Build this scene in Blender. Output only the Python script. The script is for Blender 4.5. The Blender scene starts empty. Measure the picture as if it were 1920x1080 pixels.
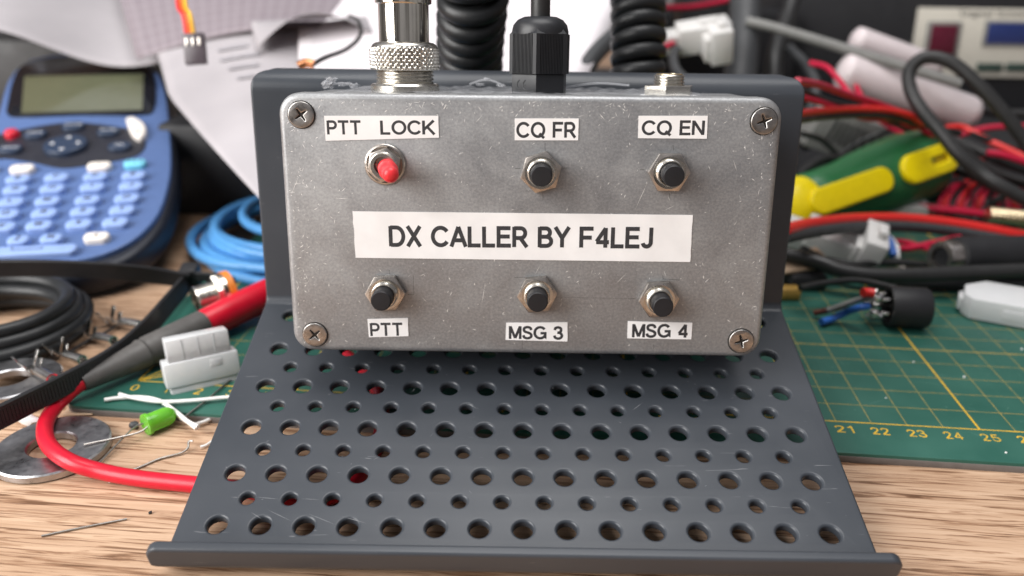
import bpy, bmesh, math, random
import numpy as np
from mathutils import Vector, Matrix
random.seed(7); rng = np.random.default_rng(7)
S = 0.001                                   # everything below is written in millimetres
scene = bpy.context.scene
COL = scene.collection

# ------------------------------------------------------------------ camera, world, lamps, exposure
CAM = np.array([132.933, -209.851, 129.919])
RC = np.array([[0.99595433, 0.08887472, 0.01327634],
               [0.04703333, -0.38967347, -0.9197513],
               [-0.0765692, 0.91665472, -0.39227706]])
FPX = 1530.643
cd = bpy.data.cameras.new('camera'); cam = bpy.data.objects.new('camera', cd); COL.objects.link(cam)
cd.sensor_fit = 'HORIZONTAL'; cd.sensor_width = 36; cd.lens = FPX / 1920 * 36
cd.clip_start = 0.01; cd.clip_end = 20
cam.matrix_world = Matrix(((RC[0][0], -RC[1][0], -RC[2][0], CAM[0] * S),
                           (RC[0][1], -RC[1][1], -RC[2][1], CAM[1] * S),
                           (RC[0][2], -RC[1][2], -RC[2][2], CAM[2] * S), (0, 0, 0, 1)))
cd.dof.use_dof = True; cd.dof.focus_distance = 0.200; cd.dof.aperture_fstop = 9.5
scene.camera = cam

world = bpy.data.worlds.new('World'); scene.world = world; world.use_nodes = True
wn = world.node_tree.nodes; wl = world.node_tree.links
bg = wn['Background']; bg.inputs['Strength'].default_value = 1.0
tc = wn.new('ShaderNodeTexCoord'); sep = wn.new('ShaderNodeSeparateXYZ'); rp = wn.new('ShaderNodeValToRGB')
mp = wn.new('ShaderNodeMapRange'); mp.inputs['From Min'].default_value = -1
wl.new(tc.outputs['Generated'], sep.inputs[0]); wl.new(sep.outputs['Z'], mp.inputs['Value'])
wl.new(mp.outputs[0], rp.inputs[0])
nz = wn.new('ShaderNodeTexNoise'); nz.inputs['Scale'].default_value = 3.2; nz.inputs['Detail'].default_value = 2.0     # a room is not one even tone
nr = wn.new('ShaderNodeValToRGB'); nr.color_ramp.elements[0].position = 0.40; nr.color_ramp.elements[0].color = (0.35, 0.33, 0.31, 1)
nr.color_ramp.elements[1].position = 0.62; nr.color_ramp.elements[1].color = (1.9, 1.9, 1.95, 1)
nm = wn.new('ShaderNodeMix'); nm.data_type = 'RGBA'; nm.blend_type = 'MULTIPLY'; nm.inputs[0].default_value = 1.0
wl.new(tc.outputs['Generated'], nz.inputs['Vector']); wl.new(nz.outputs['Fac'], nr.inputs[0])
wl.new(rp.outputs[0], nm.inputs[6]); wl.new(nr.outputs[0], nm.inputs[7]); wl.new(nm.outputs[2], bg.inputs['Color'])
rp.color_ramp.elements[0].position = 0.45; rp.color_ramp.elements[0].color = (0.085, 0.08, 0.075, 1)
rp.color_ramp.elements[1].position = 0.85; rp.color_ramp.elements[1].color = (0.30, 0.30, 0.32, 1)

def area(name, loc, target, sx, sy, power, color):
    l = bpy.data.lights.new(name, 'AREA'); l.shape = 'RECTANGLE'; l.size = sx; l.size_y = sy
    l.energy = power; l.color = color
    o = bpy.data.objects.new(name, l); COL.objects.link(o)
    o.location = Vector(loc) * S
    d = (Vector(target) - Vector(loc)).normalized()
    o.rotation_euler = d.to_track_quat('-Z', 'Y').to_euler()
    return o
area('window_light', (-720, -560, 560), (100, 20, 40), 0.85, 0.85, 24.0, (1.0, 0.98, 0.96))
area('top_fill_light', (150, 60, 1300), (120, 20, 0), 0.8, 0.8, 12.5, (1.0, 0.985, 0.97))  # soft fill added from above, no ceiling lamp known here

scene.render.engine = 'CYCLES'
scene.cycles.use_denoising = True
scene.cycles.max_bounces = 10
scene.cycles.caustics_reflective = False; scene.cycles.caustics_refractive = False
scene.cycles.sample_clamp_indirect = 4.0
vs = scene.view_settings
scene.display_settings.display_device = 'sRGB'
vs.view_transform = 'Standard'; vs.look = 'None'; vs.exposure = -0.05; vs.gamma = 1.0; vs.use_curve_mapping = False

# ------------------------------------------------------------------ measuring: where the camera ray meets a plane
def vray(px, py):
    return RC.T @ np.array([(px - 960) / FPX, (py - 540) / FPX, 1.0])
def at(px, py, depth):                      # the point of the place at a distance along the view axis
    return CAM + vray(px, py) * depth
def onplane(px, py, P, n):
    r = vray(px, py); t = ((np.asarray(P) - CAM) @ n) / (r @ n); return CAM + t * r
def onz(px, py, z):
    return onplane(px, py, (0, 0, z), np.array([0, 0, 1.0]))

# ------------------------------------------------------------------ materials
def lin(c):
    return tuple((v / 12.92 if v <= 0.04045 else ((v + 0.055) / 1.055) ** 2.4) for v in c)
class Mat:
    """small builder round one Principled material"""
    def __init__(s, name, color, rough=0.5, metal=0.0, spec=0.5, trans=0.0, ior=1.45, coat=0.0, sss=0.0):
        s.m = bpy.data.materials.new(name); s.m.use_nodes = True
        s.n = s.m.node_tree.nodes; s.l = s.m.node_tree.links; s.b = s.n['Principled BSDF']
        i = s.b.inputs
        i['Base Color'].default_value = (*color, 1); i['Roughness'].default_value = rough
        i['Metallic'].default_value = metal; i['Specular IOR Level'].default_value = spec
        i['Transmission Weight'].default_value = trans; i['IOR'].default_value = ior
        i['Coat Weight'].default_value = coat
        if sss:
            i['Subsurface Weight'].default_value = sss; i['Subsurface Radius'].default_value = (1, 1, 1)
            i['Subsurface Scale'].default_value = 0.002
        s.color = color; s.bump_in = None
    def coord(s, scale=(1, 1, 1), rot=(0, 0, 0)):
        t = s.n.new('ShaderNodeTexCoord'); m = s.n.new('ShaderNodeMapping')
        m.inputs['Scale'].default_value = scale; m.inputs['Rotation'].default_value = rot
        s.l.new(t.outputs['Object'], m.inputs[0]); return m.outputs[0]
    def noise(s, scale, detail=4, vec=None, rough=0.55, dist=0.0):
        t = s.n.new('ShaderNodeTexNoise'); t.inputs['Scale'].default_value = scale
        t.inputs['Detail'].default_value = detail; t.inputs['Roughness'].default_value = rough
        t.inputs['Distortion'].default_value = dist
        s.l.new(vec if vec else s.coord(), t.inputs['Vector']); return t.outputs['Fac']
    def ramp(s, fac, stops):
        r = s.n.new('ShaderNodeValToRGB'); e = r.color_ramp.elements
        while len(e) < len(stops): e.new(0.5)
        for q, (p, c) in zip(e, stops):
            q.position = p; q.color = (*c, 1) if len(c) == 3 else c
        s.l.new(fac, r.inputs[0]); return r.outputs[0]
    def mix(s, fac, a, b, mode='MIX'):
        m = s.n.new('ShaderNodeMix'); m.data_type = 'RGBA'; m.blend_type = mode
        if isinstance(fac, (int, float)): m.inputs[0].default_value = fac
        else: s.l.new(fac, m.inputs[0])
        for v, k in ((a, 6), (b, 7)):
            if isinstance(v, tuple): m.inputs[k].default_value = (*v, 1)
            else: s.l.new(v, m.inputs[k])
        return m.outputs[2]
    def base(s, sock): s.l.new(sock, s.b.inputs['Base Color']); return s
    def roughness(s, fac, lo, hi):
        m = s.n.new('ShaderNodeMapRange'); m.inputs['To Min'].default_value = lo; m.inputs['To Max'].default_value = hi
        m.inputs['From Min'].default_value = 0.3; m.inputs['From Max'].default_value = 0.7
        s.l.new(fac, m.inputs['Value']); s.l.new(m.outputs[0], s.b.inputs['Roughness']); return s
    def bump(s, h, strength=0.2, dist=0.0002):
        b = s.n.new('ShaderNodeBump'); b.inputs['Strength'].default_value = strength; b.inputs['Distance'].default_value = dist
        s.l.new(h, b.inputs['Height'])
        if s.bump_in: s.l.new(s.bump_in, b.inputs['Normal'])
        s.bump_in = b.outputs[0]; s.l.new(s.bump_in, s.b.inputs['Normal']); return s

def plain(name, color, rough=0.5, metal=0.0, wear=0.12, nscale=300, **k):
    """a plain material with a little unevenness of tone and gloss"""
    m = Mat(name, color, rough, metal, **k)
    f = m.noise(nscale, 4)
    a = tuple(c * (1 - wear) for c in color); b = tuple(min(1, c * (1 + wear)) for c in color)
    m.base(m.ramp(f, [(0.3, a), (0.7, b)]))
    m.roughness(m.noise(nscale * 0.4, 3), max(0.03, rough - 0.07), min(1, rough + 0.07))
    return m.m

M = {}
# desk: laminate with fine open grain running along x
w = Mat('wood', (0.45, 0.3, 0.18), 0.42)
v1 = w.coord((17, 290, 60), (0, 0, -0.02)); v2 = w.coord((30, 640, 100), (0, 0, -0.02)); v3 = w.coord((4, 45, 20), (0, 0, -0.02))
n1 = w.noise(1.0, 6, v1, 0.65, 0.9); n2 = w.noise(1.0, 4, v2, 0.6, 1.2); n3 = w.noise(1.0, 3, v3, 0.5, 0.6)
c1 = w.ramp(n1, [(0.28, (0.34, 0.205, 0.128)), (0.44, (0.52, 0.34, 0.222)), (0.68, (0.66, 0.465, 0.322))])
c2 = w.ramp(n3, [(0.3, (0.80, 0.76, 0.72)), (0.7, (1.0, 1.0, 1.0))])
c3 = w.ramp(n2, [(0.355, (0.30, 0.23, 0.18)), (0.43, (0.66, 0.58, 0.52)), (0.49, (1, 1, 1))])
cc = w.mix(1.0, c1, c2, 'MULTIPLY'); w.base(w.mix(1.0, cc, c3, 'MULTIPLY'))
w.bump(n2, 0.55, 0.0005); w.bump(n1, 0.2, 0.0005); w.roughness(n1, 0.36, 0.50); M['wood'] = w.m
# powder coated steel of the stand
w = Mat('grey_powder_coat', (0.062, 0.067, 0.077), 0.42)
f = w.noise(1400, 3); g = w.noise(30, 4)
sc_v = w.coord((60, 900, 900), (0.2, 0.1, 0.35)); sc_n = w.noise(1.0, 2, sc_v, 0.5, 1.5)
sc_mask = w.ramp(sc_n, [(0.735, (0, 0, 0)), (0.76, (1, 1, 1))])
bc = w.ramp(g, [(0.3, (0.040, 0.046, 0.055)), (0.7, (0.049, 0.055, 0.065))])
w.base(w.mix(sc_mask, bc, (0.16, 0.165, 0.175)))
w.bump(f, 0.25, 0.00005); w.roughness(g, 0.29, 0.42); M['coat'] = w.m
# die-cast aluminium
w = Mat('cast_aluminium', (0.45, 0.44, 0.43), 0.45, 0.62)
f = w.noise(1500, 6, None, 0.7); g = w.noise(48, 5, None, 0.65, 0.8); h = w.noise(3600, 2)
a = w.ramp(f, [(0.25, (0.27, 0.275, 0.28)), (0.5, (0.36, 0.365, 0.37)), (0.78, (0.49, 0.495, 0.50))])
b_ = w.ramp(g, [(0.32, (0.80, 0.80, 0.81)), (0.55, (0.95, 0.95, 0.95)), (0.7, (1.04, 1.04, 1.03))])
w.base(w.mix(1.0, a, b_, 'MULTIPLY')); w.bump(f, 0.35, 0.00008); w.bump(h, 0.3, 0.00004)
w.roughness(g, 0.36, 0.56); M['alu'] = w.m
M['scratch'] = plain('bright_scratch', (0.90, 0.89, 0.87), 0.35, 0.25)
M['coat_scratch'] = plain('pale_scratch', (0.17, 0.175, 0.185), 0.5)
M['pencil'] = plain('pencil_mark', (0.10, 0.10, 0.10), 0.6)
M['nickel'] = plain('nickel', (0.68, 0.65, 0.59), 0.24, 1.0, nscale=400)
M['nickel_dark'] = plain('worn_nickel', (0.52, 0.48, 0.44), 0.30, 1.0, nscale=700, wear=0.25)
M['chrome'] = plain('bright_plating', (0.74, 0.70, 0.62), 0.10, 1.0, wear=0.05)
M['screw'] = plain('screw_steel', (0.43, 0.41, 0.39), 0.30, 1.0, nscale=900, wear=0.2)
M['recess'] = plain('dark_recess', (0.05, 0.045, 0.04), 0.5, 0.6)
w = Mat('zinc_plate', (0.52, 0.52, 0.53), 0.30, 1.0)
f = w.noise(220, 6, None, 0.7); g = w.noise(1500, 3)
st = w.ramp(f, [(0.36, (0.36, 0.36, 0.37)), (0.52, (0.48, 0.48, 0.49)), (0.7, (0.56, 0.56, 0.57))])
w.base(st); w.bump(g, 0.3, 0.00005); w.roughness(f, 0.24, 0.42); M['zinc'] = w.m
M['black_cap'] = plain('black_button_plastic', (0.012, 0.012, 0.014), 0.45)
M['black_gland'] = plain('black_nylon', (0.020, 0.021, 0.024), 0.38)
M['black_rubber'] = plain('black_rubber', (0.017, 0.018, 0.019), 0.42)
M['black_pvc'] = plain('black_pvc', (0.022, 0.022, 0.022), 0.40)
M['black_matt'] = plain('matt_black_plastic', (0.016, 0.016, 0.018), 0.55)
M['dark_grey'] = plain('dark_grey_plastic', (0.045, 0.047, 0.050), 0.5)
M['mid_grey'] = plain('mid_grey_plastic', (0.20, 0.20, 0.19), 0.5)
M['red_cap'] = plain('red_toggle_plastic', (0.74, 0.035, 0.045), 0.35, wear=0.05, sss=0.15)
M['red_wire'] = plain('red_silicone', (0.62, 0.008, 0.028), 0.34, wear=0.05)
M['red_pvc'] = plain('bright_red_pvc', (0.70, 0.025, 0.022), 0.35, wear=0.05)
M['crimson'] = plain('crimson_pvc', (0.50, 0.010, 0.045), 0.35, wear=0.06)
M['blue_cable'] = plain('sky_blue_pvc', (0.085, 0.29, 0.60), 0.38, wear=0.05)
M['blue_wire'] = plain('blue_insulation', (0.035, 0.14, 0.50), 0.4)
M['brown_wire'] = plain('brown_insulation', (0.12, 0.04, 0.03), 0.45)
M['orange'] = plain('orange_gasket', (0.70, 0.22, 0.03), 0.5)
M['yellow_wire'] = plain('yellow_insulation', (0.80, 0.45, 0.03), 0.4)
M['orange_wire'] = plain('orange_insulation', (0.78, 0.14, 0.02), 0.4)
M['grey_boot'] = plain('grey_boot_rubber', (0.095, 0.090, 0.085), 0.5)
M['white_insul'] = plain('white_insulation', (0.80, 0.79, 0.76), 0.5, wear=0.05)
M['steel_wire'] = plain('tinned_wire', (0.42, 0.40, 0.37), 0.35, 1.0)
M['tin'] = plain('tin_plate', (0.72, 0.70, 0.67), 0.18, 1.0, wear=0.1)
M['copper'] = plain('copper', (0.75, 0.33, 0.16), 0.35, 1.0)
M['brass'] = plain('pale_brass', (0.70, 0.58, 0.38), 0.3, 1.0)
M['ink'] = plain('printed_black_ink', (0.035, 0.035, 0.038), 0.55, wear=0.3, nscale=1500)
w = Mat('label_tape', (0.78, 0.76, 0.74), 0.38)
f = w.noise(120, 4); g = w.noise(900, 3)
w.base(w.ramp(f, [(0.3, (0.78, 0.775, 0.77)), (0.7, (0.86, 0.855, 0.85))])); w.bump(g, 0.15, 0.00004); M['tape'] = w.m
def milky(name, color, tr, rough):
    m = Mat(name, color, rough, 0.0, trans=tr, ior=1.35, sss=0.35)
    f = m.noise(160, 4); m.base(m.ramp(f, [(0.3, tuple(c * 0.94 for c in color)), (0.7, color)])); return m.m
M['nylon'] = milky('natural_nylon', (0.95, 0.96, 0.97), 0.32, 0.26)
M['nylon_dull'] = milky('dull_nylon', (0.70, 0.69, 0.67), 0.10, 0.45)
w = Mat('clear_film', (0.85, 0.86, 0.9), 0.10); w.b.inputs['Alpha'].default_value = 0.10; M['clear'] = w.m
M['pink_clear'] = milky('pinkish_clear_tube', (0.95, 0.84, 0.85), 0.28, 0.12)
w = Mat('green_led', (0.24, 0.82, 0.06), 0.16, trans=0.45, ior=1.45, sss=0.25); M['led'] = w.m
w = Mat('mat_green', (0.022, 0.115, 0.078), 0.40)
f = w.noise(60, 5); g = w.noise(2500, 2)
sp = w.noise(330, 2); spm = w.ramp(sp, [(0.76, (0, 0, 0)), (0.79, (1, 1, 1))])
gb = w.ramp(f, [(0.3, (0.020, 0.094, 0.070)), (0.7, (0.029, 0.118, 0.088))])
w.base(w.mix(spm, gb, (0.10, 0.22, 0.18))); w.bump(g, 0.25, 0.00005); w.roughness(f, 0.34, 0.48); M['mat'] = w.m
M['mat_core'] = plain('mat_core_grey', (0.16, 0.145, 0.135), 0.7)
w = Mat('mat_print', (0.62, 0.38, 0.03), 0.5)
f = w.noise(500, 4); w.base(w.ramp(f, [(0.3, (0.42, 0.30, 0.05)), (0.6, (0.72, 0.44, 0.03))])); M['print'] = w.m
w = Mat('mat_print_faded', (0.3, 0.26, 0.09), 0.5)
f = w.noise(400, 4); w.base(w.ramp(f, [(0.3, (0.17, 0.20, 0.08)), (0.65, (0.42, 0.30, 0.07))])); M['print_faded'] = w.m
M['navy_body'] = plain('navy_blue_plastic', (0.013, 0.016, 0.026), 0.45)
M['blue_face'] = plain('mid_blue_plastic', (0.085, 0.145, 0.32), 0.40, wear=0.05)
M['light_key'] = plain('light_blue_keys', (0.27, 0.39, 0.70), 0.40, wear=0.05)
M['dark_key'] = plain('dark_blue_keys', (0.022, 0.038, 0.075), 0.38)
M['white_key'] = plain('cream_keys', (0.80, 0.74, 0.68), 0.4, wear=0.04)
M['aqua_key'] = plain('aqua_keys', (0.20, 0.62, 0.78), 0.4, wear=0.04)
M['red_key'] = plain('red_key_plastic', (0.62, 0.012, 0.035), 0.35)
M['bezel'] = plain('gloss_black_bezel', (0.008, 0.009, 0.013), 0.12)
M['panel'] = plain('dark_panel', (0.020, 0.021, 0.030), 0.4)
M['lcd'] = plain('lcd_glass', (0.115, 0.122, 0.074), 0.12, wear=0.04, coat=0.5)
M['white_print'] = plain('white_print', (0.75, 0.75, 0.75), 0.5)
w = Mat('paper', (0.78, 0.74, 0.76), 0.7)
f = w.noise(25, 3); w.base(w.ramp(f, [(0.3, (0.70, 0.66, 0.68)), (0.7, (0.80, 0.76, 0.78))])); M['paper'] = w.m
w = Mat('dimmed_paper', (0.5, 0.47, 0.49), 0.75)
f = w.noise(18, 3); w.base(w.ramp(f, [(0.3, (0.35, 0.33, 0.345)), (0.7, (0.43, 0.405, 0.42))])); M['paper_dimmed'] = w.m  # white paper with a darkened colour standing in for dimmer light
w = Mat('squared_paper', (0.4, 0.36, 0.39), 0.7)
tcn = w.n.new('ShaderNodeTexCoord'); br = w.n.new('ShaderNodeTexBrick')
br.offset = 0.0; br.inputs['Scale'].default_value = 1.0; br.inputs['Brick Width'].default_value = 0.045; br.inputs['Row Height'].default_value = 0.075
br.inputs['Mortar Size'].default_value = 0.003
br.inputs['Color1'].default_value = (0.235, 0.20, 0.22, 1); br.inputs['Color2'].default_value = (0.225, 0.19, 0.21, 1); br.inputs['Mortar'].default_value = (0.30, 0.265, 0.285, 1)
w.l.new(tcn.outputs['UV'], br.inputs['Vector']); w.base(br.outputs['Color']); M['squared'] = w.m
M['print_grey'] = plain('grey_print', (0.32, 0.305, 0.325), 0.7)
M['key_grey'] = plain('grey_key_print', (0.3, 0.28, 0.28), 0.7)
M['green_handle'] = plain('green_handle_plastic', (0.020, 0.135, 0.045), 0.36, wear=0.05)
M['yellow_handle'] = plain('yellow_handle_plastic', (0.84, 0.66, 0.0), 0.36, wear=0.04)
M['beige'] = plain('beige_front_panel', (0.56, 0.53, 0.46), 0.5, wear=0.04)
M['switch_red'] = plain('dark_red_switch', (0.10, 0.010, 0.025), 0.3)
M['lcd_blue'] = plain('blue_lcd', (0.022, 0.035, 0.13), 0.2)
M['button_green'] = plain('dark_green_buttons', (0.035, 0.06, 0.05), 0.4)
M['ochre'] = plain('ochre_plastic', (0.45, 0.27, 0.06), 0.5)
M['hole_shade'] = plain('shaded_yellow_plastic', (0.42, 0.29, 0.0), 0.5)  # handle yellow, darkened to imitate shade inside the hanging hole
M['kraft'] = plain('tan_paper', (0.50, 0.36, 0.24), 0.7)

# ------------------------------------------------------------------ objects
def I4(): return np.eye(4)
def frame(o, x, y, z):
    m = np.eye(4); m[:3, 0] = x; m[:3, 1] = y; m[:3, 2] = z; m[:3, 3] = o; return m
def unit(v): v = np.asarray(v, float); return v / np.linalg.norm(v)
def axes_from(z, xhint=(1, 0, 0)):
    z = unit(z); x = np.asarray(xhint, float); x = x - z * (x @ z)
    if np.linalg.norm(x) < 1e-6: x = np.array([0, 1, 0.0]) - z * z[1]
    x = unit(x); return x, np.cross(z, x), z
def rotz(a): c, s = math.cos(a), math.sin(a); return np.array([[c, -s, 0], [s, c, 0], [0, 0, 1.0]])
FR = {}                                      # frame (mm) of each thing
def to_matrix(m):
    q = Matrix([list(r) for r in m])
    for i in range(3): q[i][3] *= S
    return q
def tag(o, label=None, cat=None, group=None, kind=None):
    if label: o['label'] = label
    if cat: o['category'] = cat
    if group: o['group'] = group
    if kind: o['kind'] = kind
    return o
def thing(name, label, cat, m=None, group=None):
    o = bpy.data.objects.new(name, None); COL.objects.link(o); o.empty_display_size = 0.005
    if m is None: m = np.eye(4)
    m = np.array(m, float)
    if m.shape == (3,): p = m; m = np.eye(4); m[:3, 3] = p
    o.matrix_world = to_matrix(m); FR[o.name] = m
    return tag(o, label, cat, group)

class MB:
    """collects shapes, then links them as ONE mesh object"""
    def __init__(s): s.v = []; s.f = []; s.mi = []; s.uv = {}
    def add(s, verts, faces, m=None, mi=0):
        b = len(s.v); V = np.asarray(verts, float)
        if m is not None: V = V @ np.asarray(m)[:3, :3].T + np.asarray(m)[:3, 3]
        s.v.extend(V.tolist()); s.f.extend([[i + b for i in f] for f in faces]); s.mi.extend([mi] * len(faces)); return s
    def bm(s, bm, m=None, mi=0):
        bm.verts.index_update()
        s.add([v.co[:] for v in bm.verts], [[v.index for v in f.verts] for f in bm.faces], m, mi); bm.free(); return s
    def box(s, c, size, bevel=0, m=None, seg=2, mi=0, taper=1.0):
        bm = bmesh.new(); bmesh.ops.create_cube(bm, size=1)
        for v in bm.verts:
            k = taper if v.co.z > 0 else 1.0
            v.co = Vector((v.co.x * size[0] * k, v.co.y * size[1] * k, v.co.z * size[2]))
        if bevel: bmesh.ops.bevel(bm, geom=bm.edges[:], offset=bevel, segments=seg, affect='EDGES', profile=0.5)
        for v in bm.verts: v.co += Vector(c)
        return s.bm(bm, m, mi)
    def lathe(s, prof, m=None, n=40, cap=True, mi=0):
        """prof: (radius, z) list, turned about z"""
        V = []; F = []; k = len(prof)
        for r, z in prof:
            for j in range(n):
                a = 2 * math.pi * j / n; V.append((r * math.cos(a), r * math.sin(a), z))
        for i in range(k - 1):
            for j in range(n):
                j2 = (j + 1) % n; F.append([i * n + j, i * n + j2, (i + 1) * n + j2, (i + 1) * n + j])
        if cap:
            if prof[0][0] > 1e-6: F.append(list(range(n))[::-1])
            if prof[-1][0] > 1e-6: F.append([(k - 1) * n + j for j in range(n)])
        return s.add(V, F, m, mi)
    def ring(s, prof, m=None, n=48, mi=0):
        """closed profile turned about z"""
        V = []; F = []; k = len(prof)
        for r, z in prof:
            for j in range(n):
                a = 2 * math.pi * j / n; V.append((r * math.cos(a), r * math.sin(a), z))
        for i in range(k):
            i2 = (i + 1) % k
            for j in range(n):
                j2 = (j + 1) % n; F.append([i * n + j, i * n + j2, i2 * n + j2, i2 * n + j])
        return s.add(V, F, m, mi)
    def prism(s, poly, z0, z1, bevel=0, m=None, seg=2, mi=0, top_only=False, scale_top=1.0):
        bm = bmesh.new()
        a = [bm.verts.new((x, y, z0)) for x, y in poly]
        cx = sum(p[0] for p in poly) / len(poly); cy = sum(p[1] for p in poly) / len(poly)
        b = [bm.verts.new((cx + (x - cx) * scale_top, cy + (y - cy) * scale_top, z1)) for x, y in poly]; n = len(poly)
        bm.faces.new(a[::-1]); bm.faces.new(b)
        for i in range(n): bm.faces.new((a[i], a[(i + 1) % n], b[(i + 1) % n], b[i]))
        bmesh.ops.recalc_face_normals(bm, faces=bm.faces[:])
        if bevel:
            es = [e for e in bm.edges if (e.verts[0] in b and e.verts[1] in b) or (not top_only and e.verts[0] in a and e.verts[1] in a)]
            bmesh.ops.bevel(bm, geom=es, offset=bevel, segments=seg, affect='EDGES', profile=0.5)
        return s.bm(bm, m, mi)
    def tube(s, pts, r, n=12, m=None, mi=0, smooth=6, caps=True, closed=False):
        P = spline(pts, smooth) if smooth else np.asarray(pts, float)
        R = np.interp(np.linspace(0, 1, len(P)), np.linspace(0, 1, len(r)), r) if hasattr(r, '__len__') else np.full(len(P), r)
        T = np.gradient(P, axis=0); T /= np.linalg.norm(T, axis=1)[:, None] + 1e-12
        x, y, _ = axes_from(T[0], (0.3, 0.5, 0.81)); V = []; F = []
        for i in range(len(P)):
            x = unit(x - T[i] * (x @ T[i])); y = np.cross(T[i], x)
            for j in range(n):
                a = 2 * math.pi * j / n; V.append(P[i] + R[i] * (math.cos(a) * x + math.sin(a) * y))
        for i in range(len(P) - 1):
            for j in range(n):
                j2 = (j + 1) % n; F.append([i * n + j, i * n + j2, (i + 1) * n + j2, (i + 1) * n + j])
        if caps:
            F.append(list(range(n))[::-1]); F.append([(len(P) - 1) * n + j for j in range(n)])
        return s.add(V, F, m, mi)
    def ribbon(s, pts, wdir, width, thick, smooth=8, teeth=0):
        """flat strap swept along pts; wdir: one direction across, or one per point"""
        P = spline(pts, smooth); k = len(P)
        W = np.asarray(wdir, float)
        W = np.tile(unit(W), (k, 1)) if W.ndim == 1 else spline(W, smooth)
        T = np.gradient(P, axis=0); T /= np.linalg.norm(T, axis=1)[:, None]
        V = []; F = []
        for i in range(k):
            w = unit(W[i] - T[i] * (W[i] @ T[i])); nn = np.cross(T[i], w); e = min(0.3, thick * .3)
            for a, b in ((-.5, -.5 + e / thick), (-.5 + e / width, -.5), (.5 - e / width, -.5), (.5, -.5 + e / thick), (.5, .5 - e / thick), (.5 - e / width, .5), (-.5 + e / width, .5), (-.5, .5 - e / thick)):
                V.append(P[i] + w * a * width + nn * b * thick)
        for i in range(k - 1):
            for j in range(8):
                j2 = (j + 1) % 8; F.append([i * 8 + j, i * 8 + j2, (i + 1) * 8 + j2, (i + 1) * 8 + j])
        F.append(list(range(8))[::-1]); F.append([(k - 1) * 8 + j for j in range(8)])
        return s.add(V, F)
    def build(s, name, mat, parent=None, world=False, label=None, smooth=40, own=False, **t):
        """world=True: vertices are given in the place's millimetres; otherwise in the parent thing's own frame"""
        V = np.asarray(s.v, float); loc = None
        root = parent
        while root is not None and root.name not in FR: root = root.parent
        if world and root is not None:
            inv = np.linalg.inv(FR[root.name]); V = V @ inv[:3, :3].T + inv[:3, 3]
        if parent is None:
            lo, hi = V.min(0), V.max(0); loc = np.array([(lo[0] + hi[0]) / 2, (lo[1] + hi[1]) / 2, lo[2]]); V = V - loc
        me = bpy.data.meshes.new(name); me.from_pydata((V * S).tolist(), [], s.f)
        for mm in (mat if isinstance(mat, (list, tuple)) else [mat]): me.materials.append(M[mm] if isinstance(mm, str) else mm)
        me.polygons.foreach_set('material_index', s.mi)
        bm = bmesh.new(); bm.from_mesh(me); bmesh.ops.recalc_face_normals(bm, faces=bm.faces[:]); bm.to_mesh(me); bm.free()
        if smooth: me.shade_smooth(); me.set_sharp_from_angle(angle=math.radians(smooth))
        o = bpy.data.objects.new(name, me); COL.objects.link(o)
        if parent is not None: o.parent = parent
        else:
            o.location = Vector(loc) * S
            m = np.eye(4); m[:3, 3] = loc; FR[o.name] = m
        if label: o['label'] = label
        if t: tag(o, label, t.get('cat'), t.get('group'), t.get('kind'))
        return o
def spline(pts, k=6):
    P = np.asarray(pts, float)
    if len(P) < 3 or k < 2: return P
    Q = np.vstack([2 * P[0] - P[1], P, 2 * P[-1] - P[-2]]); out = []
    for i in range(1, len(Q) - 2):
        a, b, c, d = Q[i - 1:i + 3]
        for j in range(k):
            t = j / k; out.append(0.5 * ((2 * b) + (c - a) * t + (2 * a - 5 * b + 4 * c - d) * t * t + (-a + 3 * b - 3 * c + d) * t ** 3))
    out.append(P[-1]); return np.array(out)
def rrect(w, h, r, n=6, cx=0, cy=0):
    p = []
    for sx, sy, a0 in ((1, 1, 0), (-1, 1, 90), (-1, -1, 180), (1, -1, 270)):
        for i in range(n + 1):
            a = math.radians(a0 + 90 * i / n); p.append((cx + sx * (w / 2 - r) + r * math.cos(a), cy + sy * (h / 2 - r) + r * math.sin(a)))
    return p
def circle(r, n=32, cx=0, cy=0, a0=0): return [(cx + r * math.cos(a0 + 2 * math.pi * i / n), cy + r * math.sin(a0 + 2 * math.pi * i / n)) for i in range(n)]
def to_world(m, p): return np.asarray(m)[:3, :3] @ np.asarray(p, float) + np.asarray(m)[:3, 3]
def curve_plate(outlines, half, bevel, res=2, off=0.0):
    """2D outline with holes -> plate with rounded edges; returns verts, faces (mm)"""
    cu = bpy.data.curves.new('outline', 'CURVE'); cu.dimensions = '2D'; cu.fill_mode = 'BOTH'
    cu.extrude = (half - bevel); cu.bevel_depth = bevel; cu.bevel_resolution = res; cu.offset = off
    for poly in outlines:
        sp = cu.splines.new('POLY'); sp.points.add(len(poly) - 1); sp.use_cyclic_u = True
        for q, (x, y) in zip(sp.points, poly): q.co = (x, y, 0, 1)
    o = bpy.data.objects.new('outline', cu); COL.objects.link(o)
    dg = bpy.context.evaluated_depsgraph_get(); dg.update()
    me = bpy.data.meshes.new_from_object(o.evaluated_get(dg))
    bm = bmesh.new(); bm.from_mesh(me); bmesh.ops.remove_doubles(bm, verts=bm.verts[:], dist=1e-4)
    bpy.data.objects.remove(o); bpy.data.curves.remove(cu); bpy.data.meshes.remove(me)
    return bm
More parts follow.
